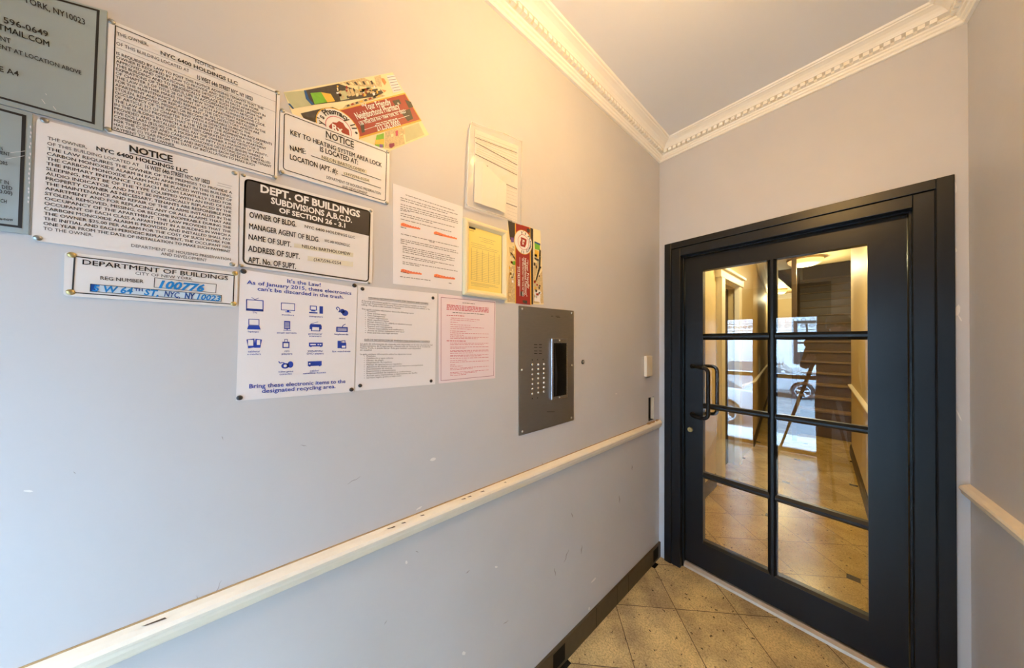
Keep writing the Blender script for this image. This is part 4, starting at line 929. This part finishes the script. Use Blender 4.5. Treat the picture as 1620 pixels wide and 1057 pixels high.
# ================================================================== THE HALL BEYOND THE DOOR
HC = 2.62
b = MB(); b.box(-2.5, 3.0, .07, 9.0, -.1, 0); struct('floor_2', b, M['hallfloor'], 'golden travertine hall floor beyond the glass door', 'floor')
b = MB(); b.box(-2.5, 3.0, .12, 4.7, HC, HC+.1); b.box(-2.5, .0, 4.7, 9.0, HC, HC+.1); b.box(-.1, 1.5, 4.7, 9.0, 4.2, 4.3); b.box(-.1, .0, 4.65, 9, HC, 4.3); b.box(-.1, 1.5, 4.65, 4.7, HC, 4.3)
struct('ceiling_2', b, M['hallwall'], 'cream hall ceiling stepping up over the stairs', 'ceiling')
b = MB()
b.box(-.2, -.05, .12, 1.47, 0, HC); b.box(-.2, -.05, 2.12, 3.0, 0, HC); b.box(-.2, -.05, 1.47, 2.12, 2.0, HC)
b.slab([(-.05, 3.0, 0), (-.62, 8.1, 0), (-.77, 8.1, 0), (-.2, 3.0, 0)], (0, 0, HC))
b.box(-.2, .05, .12, .14, 0, HC)
struct('wall_hall', b, M['hallwall'], 'yellow cream hall wall with the cased doorway', 'wall')
b = MB(); b.box(-.9, -.06, 8.0, 8.15, 0, HC); struct('wall_end', b, M['hallwall'], 'cream wall at the far end of the hall', 'wall')
def hrx(y): return .985-y*.053
b = MB(); b.slab([(hrx(.12), .12, 0), (hrx(3.62), 3.62, 0), (1.3, 3.62, 0), (1.3, .12, 0)], (0, 0, HC)); b.box(1.15, 1.3, 3.62, 8.3, 0, 4.3); struct('wall_stairs', b, M['hallwall'], 'yellow cream wall running beside the staircase', 'wall')
b = MB(); b.box(-.1, 1.4, 8.2, 8.3, 0, 4.3); struct('wall_stairwell', b, M['wood'], 'dark panelled wall at the top of the stairs', 'wall')
def wall_strip(nm, prof, p0, p1, nrm, z0, m_, label, cat):
    b = MB(); p0, p1, nrm = Vector(p0), Vector(p1), Vector(nrm).normalized(); vs = []
    for p in (p0, p1):
        for d, h in prof: q = p+nrm*d; vs.append((q.x, q.y, z0+h))
    n = len(prof); b.add(vs, [(k, (k+1) % n, n+(k+1) % n, n+k) for k in range(n)]+[tuple(range(n))[::-1], tuple(range(n, 2*n))])
    return struct(nm, b, m_, label, cat)
CR2 = [(0, 0), (.02, .0), (.03, .03), (.07, .08), (.10, .10), (.11, .12), (0, .12)]
BS = [(0, 0), (.014, 0), (.014, .10), (.006, .12), (0, .12)]
wall_strip('trim_6', RAIL, (hrx(.13), .13), (hrx(3.6), 3.6), (-1, -.053), .826, M['rail'], 'cream chair rail leading to the staircase', 'chair rail')
wall_strip('baseboard_stairs', BS, (hrx(.13), .13), (hrx(3.61), 3.61), (-1, -.053), 0, M['brownstone'], 'dark skirting leading to the staircase', 'skirting')
wall_strip('trim_7', CR2, (-.05, .14), (-.05, 3.0), (1, 0), HC-.12, M['trim'], 'cream crown moulding over the cased doorway', 'moulding')
wall_strip('trim_8', CR2, (-.05, 3.0), (-.62, 8.1), (1, .112), HC-.12, M['trim'], 'cream crown moulding down the far hall wall', 'moulding')
wall_strip('trim_9', CR2, (-.7, 8.0), (-.07, 8.0), (0, -1), HC-.12, M['trim'], 'cream crown moulding at the far end of the hall', 'moulding')
wall_strip('trim_10', RAIL, (-.05, 2.3), (-.05, 3.0), (1, 0), .83, M['rail'], 'short cream chair rail beyond the cased doorway', 'chair rail')
wall_strip('trim_11', RAIL, (-.05, 3.0), (-.62, 8.0), (1, .112), .83, M['rail'], 'cream chair rail along the far hall wall', 'chair rail')
wall_strip('baseboard_hall', BS, (-.05, .14), (-.05, 1.36), (1, 0), 0, M['brownstone'], 'dark skirting before the cased doorway', 'skirting')
wall_strip('baseboard_hall_2', BS, (-.05, 3.0), (-.62, 8.0), (1, .112), 0, M['brownstone'], 'dark skirting along the far hall wall', 'skirting')
d2 = empty('door_2', (-.05, 1.8, 0), 'cased doorway with a dark door in the yellow hall wall', 'door', None, 'structure')
b = MB()
b.box(-.06, .0, 1.39, 1.50, 0, 2.02); b.box(-.06, -.01, 2.10, 2.21, 0, 2.02); b.box(-.06, .0, 1.36, 2.24, 2.02, 2.10); b.box(-.06, .02, 1.34, 2.26, 2.10, 2.13)
b.build('casing', M['trim'], d2, bevel=.004)
b = MB(); b.box(-.16, -.12, 1.47, 2.12, 0, 2.0); b.build('leaf', M['purple'], d2)
b = MB()
for z0_, z1_ in ((.2, .9), (1.05, 1.85)): b.box(-.122, -.114, 1.58, 2.02, z0_, z1_)
b.build('panel', M['purple'], d2, bevel=.01)
# staircase between the side wall and a panelled enclosure
def sxl(y): return .30-(y-3.7)*.0857
st = empty('stairs', (.45, 4.3, 0), 'brown wooden staircase climbing behind the glass door', 'staircase', None, 'structure')
nst = 16
for k in range(nst):
    y = 4.3+k*.215; xl, xr = sxl(y)+.03, 1.14
    b = MB(); b.box(xl, xr, y, y+.02, k*.178, (k+1)*.178-.03); b.build('riser', M['wood'], st)
    b = MB(); b.box(xl, xr, y-.03, y+.235, (k+1)*.178-.03, (k+1)*.178); b.build('tread', M['tread'], st, bevel=.006)
b = MB(); b.slab([(sxl(4.2), 4.2, 0), (sxl(4.2), 4.2, .32), (sxl(7.7), 7.7, 3.1), (sxl(7.7), 7.7, 0)], (.035, 0, 0)); b.build('stringer', M['wood'], st)
b = MB(); b.slab([(sxl(3.75)-.05, 3.75, 0), (sxl(3.75), 3.75, 0), (sxl(8.0), 8.0, 0), (sxl(8.0)-.05, 8.0, 0)], (0, 0, 2.62)); struct('wall_enclosure', b, M['wood'], 'dark panelled wall enclosing the staircase', 'wall')
ceiling_lamp(.36, 4.05, HC, .19, HALL_W, 'large round warm ceiling lamp in front of the staircase', tint=(1, .88, .50))
ceiling_lamp(.45, 1.5, HC, .13, HALL_W*.75, 'small round warm ceiling lamp just inside the hall', tint=(1, .88, .50))
ceiling_lamp(-.25, 7.0, HC, .10, HALL_W*.6, 'small round warm ceiling lamp at the far end of the hall', tint=(1, .88, .50))

# ================================================================== ENTRANCE DOOR, STREET (seen in the panes)
ent = empty('door_3', (.56, -3.0, 0), 'dark double entrance door reflected in the glass panes', 'door', None, 'structure')
ey0, ey1 = -3.02, -2.965
b = MB(); b.box(.03, .06, -3.05, -LEN+.01, 0, 2.12); b.box(1.07, 1.10, -3.05, -LEN+.01, 0, 2.12); b.box(.06, 1.07, -3.05, -LEN+.01, 1.82, 2.12); b.build('frame', M['door'], ent)
for x0, x1, g0, g1 in ((.06, .5, .11, .385), (.5, 1.07, .615, .985)):
    b = MB(); b.box(x0, g0, ey0, ey1, .01, 1.82); b.box(g1, x1, ey0, ey1, .01, 1.82); b.box(g0, g1, ey0, ey1, .01, .06); b.box(g0, g1, ey0, ey1, 1.71, 1.82); b.box(g0, g1, ey0, ey1, .935, .985)
    lf = b.build('leaf', M['door'], ent)
    b = MB(); b.flat([(g0, -2.99, .06), (g1, -2.99, .06), (g1, -2.99, 1.71), (g0, -2.99, 1.71)]); b.build('glass_pane', M['doorglass'], lf, fix=False)
    b = MB(); n = 5; wd = (g1-g0)/n
    for k in range(n):
        cx = g0+wd*(k+.5)
        b.tube([(cx+_c(t)*wd*.42*(1-t/16), -2.98, 1.60+_s(t)*wd*.42*(1-t/16)) for t in [q*.5 for q in range(26)]], .0035, 6)
        b.tube([(cx+_c(t)*wd*.25, -2.98, 1.675+_s(t)*wd*.25) for t in [q*.45 for q in range(15)]], .003, 6)
    for z in (1.55, 1.645): b.tube([(g0, -2.98, z), (g1, -2.98, z)], .004, 6)
    b.build('scroll_grille', M['iron'], lf, smooth=True)
b = MB(); b.tube(arc_path([(.46, ey1, 1.2), (.46, ey1+.05, 1.2), (.46, ey1+.05, .85), (.46, ey1, .85)], .03), .009, 10); b.build('pull_handle', M['brass'], ent, smooth=True)

GZ = -.98
b = MB(); b.box(-30, 30, -40, -6.5, GZ-.1, GZ); b.box(-30, 30, -6.5, -3.05, GZ-.1, GZ+.12); struct('street', b, M['road'], 'grey street in front of the building', 'street')
st2 = MB()
for k in range(5): st2.box(-.2, 1.5, -4.05-k*.3, -3.05, GZ+.12, -.02-k*.17)
struct('floor_stoop', st2, M['pavement'], 'pale stone stoop outside the entrance', 'steps')
bl = empty('street_house', (0, -20, GZ), 'white townhouse across the street seen in the glass', 'building')
b = MB(); b.box(-14, 16, -20.4, -20, GZ, 11); b.build('front_wall', M['facade'], bl)
for k in range(9):
    for fl in range(3):
        x = -11.5+k*3.0
        if fl == 0 and 1.0 < x+.6 < 3.2: continue
        b = MB(); b.box(x, x+1.1, -20.02, -19.96, .9+fl*3.2, 2.7+fl*3.2); wn = b.build('window', M['carglass'], bl)
        b = MB(); b.box(x-.1, x+1.2, -20, -19.86, .78+fl*3.2, .9+fl*3.2); b.box(x+.53, x+.57, -19.97, -19.94, .9+fl*3.2, 2.7+fl*3.2); b.build('sill', M['facade'], wn)
b = MB(); b.box(1.7, 2.7, -20.02, -19.94, .25, 2.6); dr = b.build('front_door', M['iron'], bl)
b = MB()
for z0_, z1_ in ((.9, 1.35), (1.45, 1.9), (2.0, 2.45)):
    for x0_ in (1.85, 2.25): b.box(x0_, x0_+.32, -19.95, -19.92, z0_, z1_)
b.build('door_light', M['facade'], dr)
for k in range(6):
    b = MB(); b.box(1.4, 3.0, -20-.0, -18.4+k*.27, GZ+k*.2, GZ+(k+1)*.2); b.build('step', M['pavement'], bl)
rl = empty('iron_railing', (-4, -18.2, GZ), 'black iron railing before the white townhouse', 'railing')
b = MB()
for z in (GZ+.25, GZ+1.25): b.box(-9, 1.2, -18.22, -18.18, z, z+.05)
b.build('rail', M['iron'], rl)
b = MB()
for k in range(86): b.box(-9+k*.12, -8.975+k*.12, -18.21, -18.19, GZ, GZ+1.4)
o = b.build('picket', M['iron'], rl); o['kind'] = 'stuff'

def make_car(x, y, flip, label):
    root = empty('parked_car', (x, y, GZ), label, 'car', 'cars parked along the street')
    def T(px_, w_, z): return Vector((x+(px_ if not flip else -px_), y+w_, GZ+z))
    body = [(-2.2, .35), (-2.25, .75), (-2.1, 1.0), (-1.7, 1.05), (-.95, 1.08), (1.1, 1.05), (1.9, .9), (2.2, .7), (2.2, .35)]
    low = body+[(1.75, .3)]+[(1.35+.38*_c(a), .34+.38*_s(a)) for a in [q*PI/8 for q in range(9)]]+[(-.9, .3)]+[(-1.35+.38*_c(a), .34+.38*_s(a)) for a in [q*PI/8 for q in range(9)]]+[(-1.8, .3)]
    b = MB()
    prof = [(.90, .0), (.86, .04)]
    b.slab([T(px_, -.88, z) for px_, z in low], (0, 1.76, 0)); bd = b.build('body', M['carpaint'], root, bevel=.05)
    b = MB()
    cab0 = [(-1.75, 1.04), (-1.15, 1.5), (.15, 1.52), (1.15, 1.05)]
    lo_ = [T(px_, -.78, z) for px_, z in cab0]; hi_ = [T(px_, .78, z) for px_, z in cab0]
    lo_[1] = T(-1.1, -.60, 1.47); lo_[2] = T(.1, -.60, 1.49); hi_[1] = T(-1.1, .60, 1.47); hi_[2] = T(.1, .60, 1.49)
    b.add(lo_+hi_, [(0, 1, 2, 3), (7, 6, 5, 4), (0, 4, 5, 1), (1, 5, 6, 2), (2, 6, 7, 3)]); b.build('window_glass', M['carglass'], root)
    b = MB(); r4 = [lo_[1], lo_[2], hi_[2], hi_[1]]; b.slab(r4, (0, 0, .05)); b.build('roof', M['carpaint'], root, bevel=.02)
    for wx in (1.35, -1.35):
        for sg in (-1, 1):
            c = T(wx, sg*.78, .33); b = MB(); b.lathe(c, (0, sg, 0), [(.33, -.1), (.335, 0), (.33, .1), (.24, .11), (.23, .08)], 28); wh = b.build('wheel', M['tyre'], root, smooth=False)
            b = MB(); b.lathe(c+Vector((0, sg*.085, 0)), (0, sg, 0), [(.06, 0), (.06, .03), (.02, .035)], 14)
            for k in range(5):
                for da in (-.13, .13):
                    a = 2*PI*k/5+.3; p = c+Vector((_c(a)*.04, sg*.1, _s(a)*.04)); q2 = c+Vector((_c(a+da)*.235, sg*.105, _s(a+da)*.235)); b.tube([p, q2], .018, 6)
            b.tube([c+Vector((_c(2*PI*k/24)*.235, sg*.1, _s(2*PI*k/24)*.235)) for k in range(25)], .02, 6, cap=False); b.build('rim', M['carpaint'], wh)
    for sg in (-1, 1):
        b = MB(); c = T(.75, sg*.92, 1.1); b.lathe(c, (1, 0, 0), [(.03, -.06), (.08, -.04), (.08, .04), (.03, .07)], 12); b.build('door_mirror', M['carpaint'], root, smooth=True)
    return root
make_car(.35, -15.9, False, 'silver car with spoked wheel reflected beside the photographer')
make_car(-1.7, -9.2, True, 'silver car with door mirror reflected low in the glass')

# ================================================================== PHOTOGRAPHER (seen in the panes)
def skin_body(name, nodes, edges, mats, root_i=0, sub=2):
    me = bpy.data.meshes.new(name); me.from_pydata([n[0] for n in nodes], edges, [])
    for q in mats: me.materials.append(q)
    o = bpy.data.objects.new(name, me); COL.objects.link(o)
    o.modifiers.new('skin', 'SKIN')
    for i, n in enumerate(nodes):
        sv = me.skin_vertices[0].data[i]; sv.radius = n[1] if isinstance(n[1], tuple) else (n[1], n[1]); sv.use_root = (i == root_i)
    sb = o.modifiers.new('sub', 'SUBSURF'); sb.levels = sub; sb.render_levels = sub
    dg = bpy.context.evaluated_depsgraph_get(); dg.update()
    me2 = bpy.data.meshes.new_from_object(o.evaluated_get(dg)); bpy.data.objects.remove(o)
    o = bpy.data.objects.new(name, me2); COL.objects.link(o)
    return o
PX, PY = 1.09, -2.47
def Q(x, y, z): return (PX+x, PY+y, z)
nodes = [(Q(0, 0, .92), (.15, .11)), (Q(0, .01, 1.10), (.14, .10)), (Q(0, .02, 1.28), (.165, .11)), (Q(0, .01, 1.38), (.11, .08)), (Q(0, .02, 1.45), .052), (Q(0, .04, 1.53), (.072, .082)), (Q(0, .04, 1.61), (.072, .085)),
         (Q(-.10, 0, .84), .085), (Q(-.11, .02, .48), .058), (Q(-.12, 0, .10), .04), (Q(-.12, .10, .04), .035), (Q(-.12, .16, .03), .028),
         (Q(.10, 0, .84), .085), (Q(.11, .02, .48), .058), (Q(.12, 0, .10), .04), (Q(.12, .10, .04), .035), (Q(.12, .16, .03), .028),
         (Q(-.19, .01, 1.36), .058), (Q(-.25, .03, 1.12), .044), (Q(-.24, .24, 1.20), .034), (Q(-.225, .31, 1.23), .028),
         (Q(.17, .01, 1.36), .058), (Q(.20, 0, 1.10), .044), (Q(.185, .05, .86), .032), (Q(.18, .07, .79), .028)]
edges = [(0, 1), (1, 2), (2, 3), (3, 4), (4, 5), (5, 6), (0, 7), (7, 8), (8, 9), (9, 10), (10, 11), (0, 12), (12, 13), (13, 14), (14, 15), (15, 16), (3, 17), (17, 18), (18, 19), (19, 20), (3, 21), (21, 22), (22, 23), (23, 24)]
# fingers and thumbs
for base, d in ((20, Vector((.02, .95, .2))), (24, Vector((-.03, .25, -.95)))):
    bp_ = Vector(nodes[base][0]); d.normalize(); sd = Vector((1, 0, 0)) if base == 24 else Vector((1, 0, 0)); sd = (sd-d*sd.dot(d)).normalized(); nr = d.cross(sd)
    for k, (o_, ln) in enumerate(((-.027, .062), (-.009, .075), (.009, .070), (.027, .055))):
        i = len(nodes); a = bp_+sd*o_+d*.045; c = a+d*ln*.5+nr*-.008; e = a+d*ln+nr*-.022
        nodes += [(tuple(a), .0105), (tuple(c), .0095), (tuple(e), .008)]; edges += [(base, i), (i, i+1), (i+1, i+2)]
    i = len(nodes); a = bp_+sd*.03+d*.01; nodes += [(tuple(a), .011), (tuple(a+sd*.022+d*.035), .010)]; edges += [(base, i), (i, i+1)]
pe = skin_body('person', nodes, edges, [M['jacket'], M['jeans'], M['skin']])
for p in pe.data.polygons:
    c = p.center; p.use_smooth = True
    hand = (c.y > PY+.27 and c.z > 1.1) or (c.z < .83 and c.x > PX+.15 and c.z > .6 and c.y > PY+.03)
    p.material_index = 2 if c.z > 1.455 or hand else (1 if c.z < .90 and not (c.x > PX+.155 and c.z > .75) else 0)
tag(pe, 'person in dark clothes standing behind the tripod, mirrored in the panes', 'person')
hb = MB(); hb.lathe((PX, PY+.025, 1.565), (0, -.12, 1), [(.086, -.02), (.092, .03), (.088, .07), (.07, .105), (.035, .125), (.005, .13)], 20); hb.build('hair', M['hair'], pe, smooth=True)
fb = MB(); fy = PY+.125
fb.lathe((PX, fy-.012, 1.545), (0, 1, -.25), [(.016, 0), (.012, .014), (.004, .024)], 10)
fb.lathe((PX-.03, fy-.014, 1.575), (0, 1, 0), [(.010, 0), (.006, .008)], 10); fb.lathe((PX+.03, fy-.014, 1.575), (0, 1, 0), [(.010, 0), (.006, .008)], 10)
fb.box(PX-.022, PX+.022, fy-.016, fy-.002, 1.503, 1.511)
for sg in (-1, 1): fb.lathe((PX+sg*.068, PY+.035, 1.56), (sg, -.3, 0), [(.028, 0), (.026, .012), (.012, .016)], 12)
fb.build('face', M['skin'], pe, smooth=True)

B = -FWD; Hh = Vector((B.x, B.y, 0)).normalized(); Sx = Vector((-Hh.y, Hh.x, 0))
cm = empty('photo_camera', tuple(CAM+Hh*.12), 'black camera on the tripod, mirrored in the panes', 'camera')
def cbox(b, a0, a1, s0, s1, z0, z1):
    vs = [CAM+Hh*a+Sx*s_+Vector((0, 0, z)) for a in (a0, a1) for s_ in (s0, s1) for z in (z0, z1)]
    b.add(vs, [(0, 1, 3, 2), (4, 6, 7, 5), (0, 4, 5, 1), (2, 3, 7, 6), (0, 2, 6, 4), (1, 5, 7, 3)])
b = MB(); cbox(b, .085, .15, -.07, .07, -.05, .045); cbox(b, .085, .14, -.03, .03, .045, .075); b.build('body', M['iron'], cm, bevel=.006)
b = MB(); b.lathe(CAM+Hh*.088, -Hh, [(.036, 0), (.036, .04), (.04, .045), (.04, .07), (.034, .07), (.02, .06)], 24); b.build('lens', M['display'], cm, smooth=True)
tp = empty('tripod', (CAM.x+Hh.x*.12, CAM.y+Hh.y*.12, 0), 'black tripod carrying the camera, mirrored in the panes', 'tripod')
top_ = CAM+Hh*.12
b = MB(); b.tube([top_+Vector((0, 0, -.055)), top_+Vector((0, 0, -.42))], .016, 12); b.lathe(top_+Vector((0, 0, -.055)), (0, 0, -1), [(.035, 0), (.035, .012), (.024, .02), (.028, .06), (.02, .07)], 18); b.build('centre_column', M['iron'], tp, smooth=True)
for k in range(3):
    a = math.atan2(Hh.y, Hh.x)+2*PI*k/3; f_ = Vector((top_.x+_c(a)*.36, top_.y+_s(a)*.36, .012)); s0_ = top_+Vector((_c(a)*.03, _s(a)*.03, -.17))
    b = MB(); b.tube([s0_, s0_.lerp(f_, .5), s0_.lerp(f_, .5), f_], [.015, .014, .011, .010], 10); lg = b.build('leg', M['iron'], tp)
    b = MB(); b.lathe(f_+Vector((0, 0, -.012)), (0, 0, 1), [(.016, 0), (.016, .02), (.010, .03)], 12); b.build('rubber_foot', M['tyre'], lg)
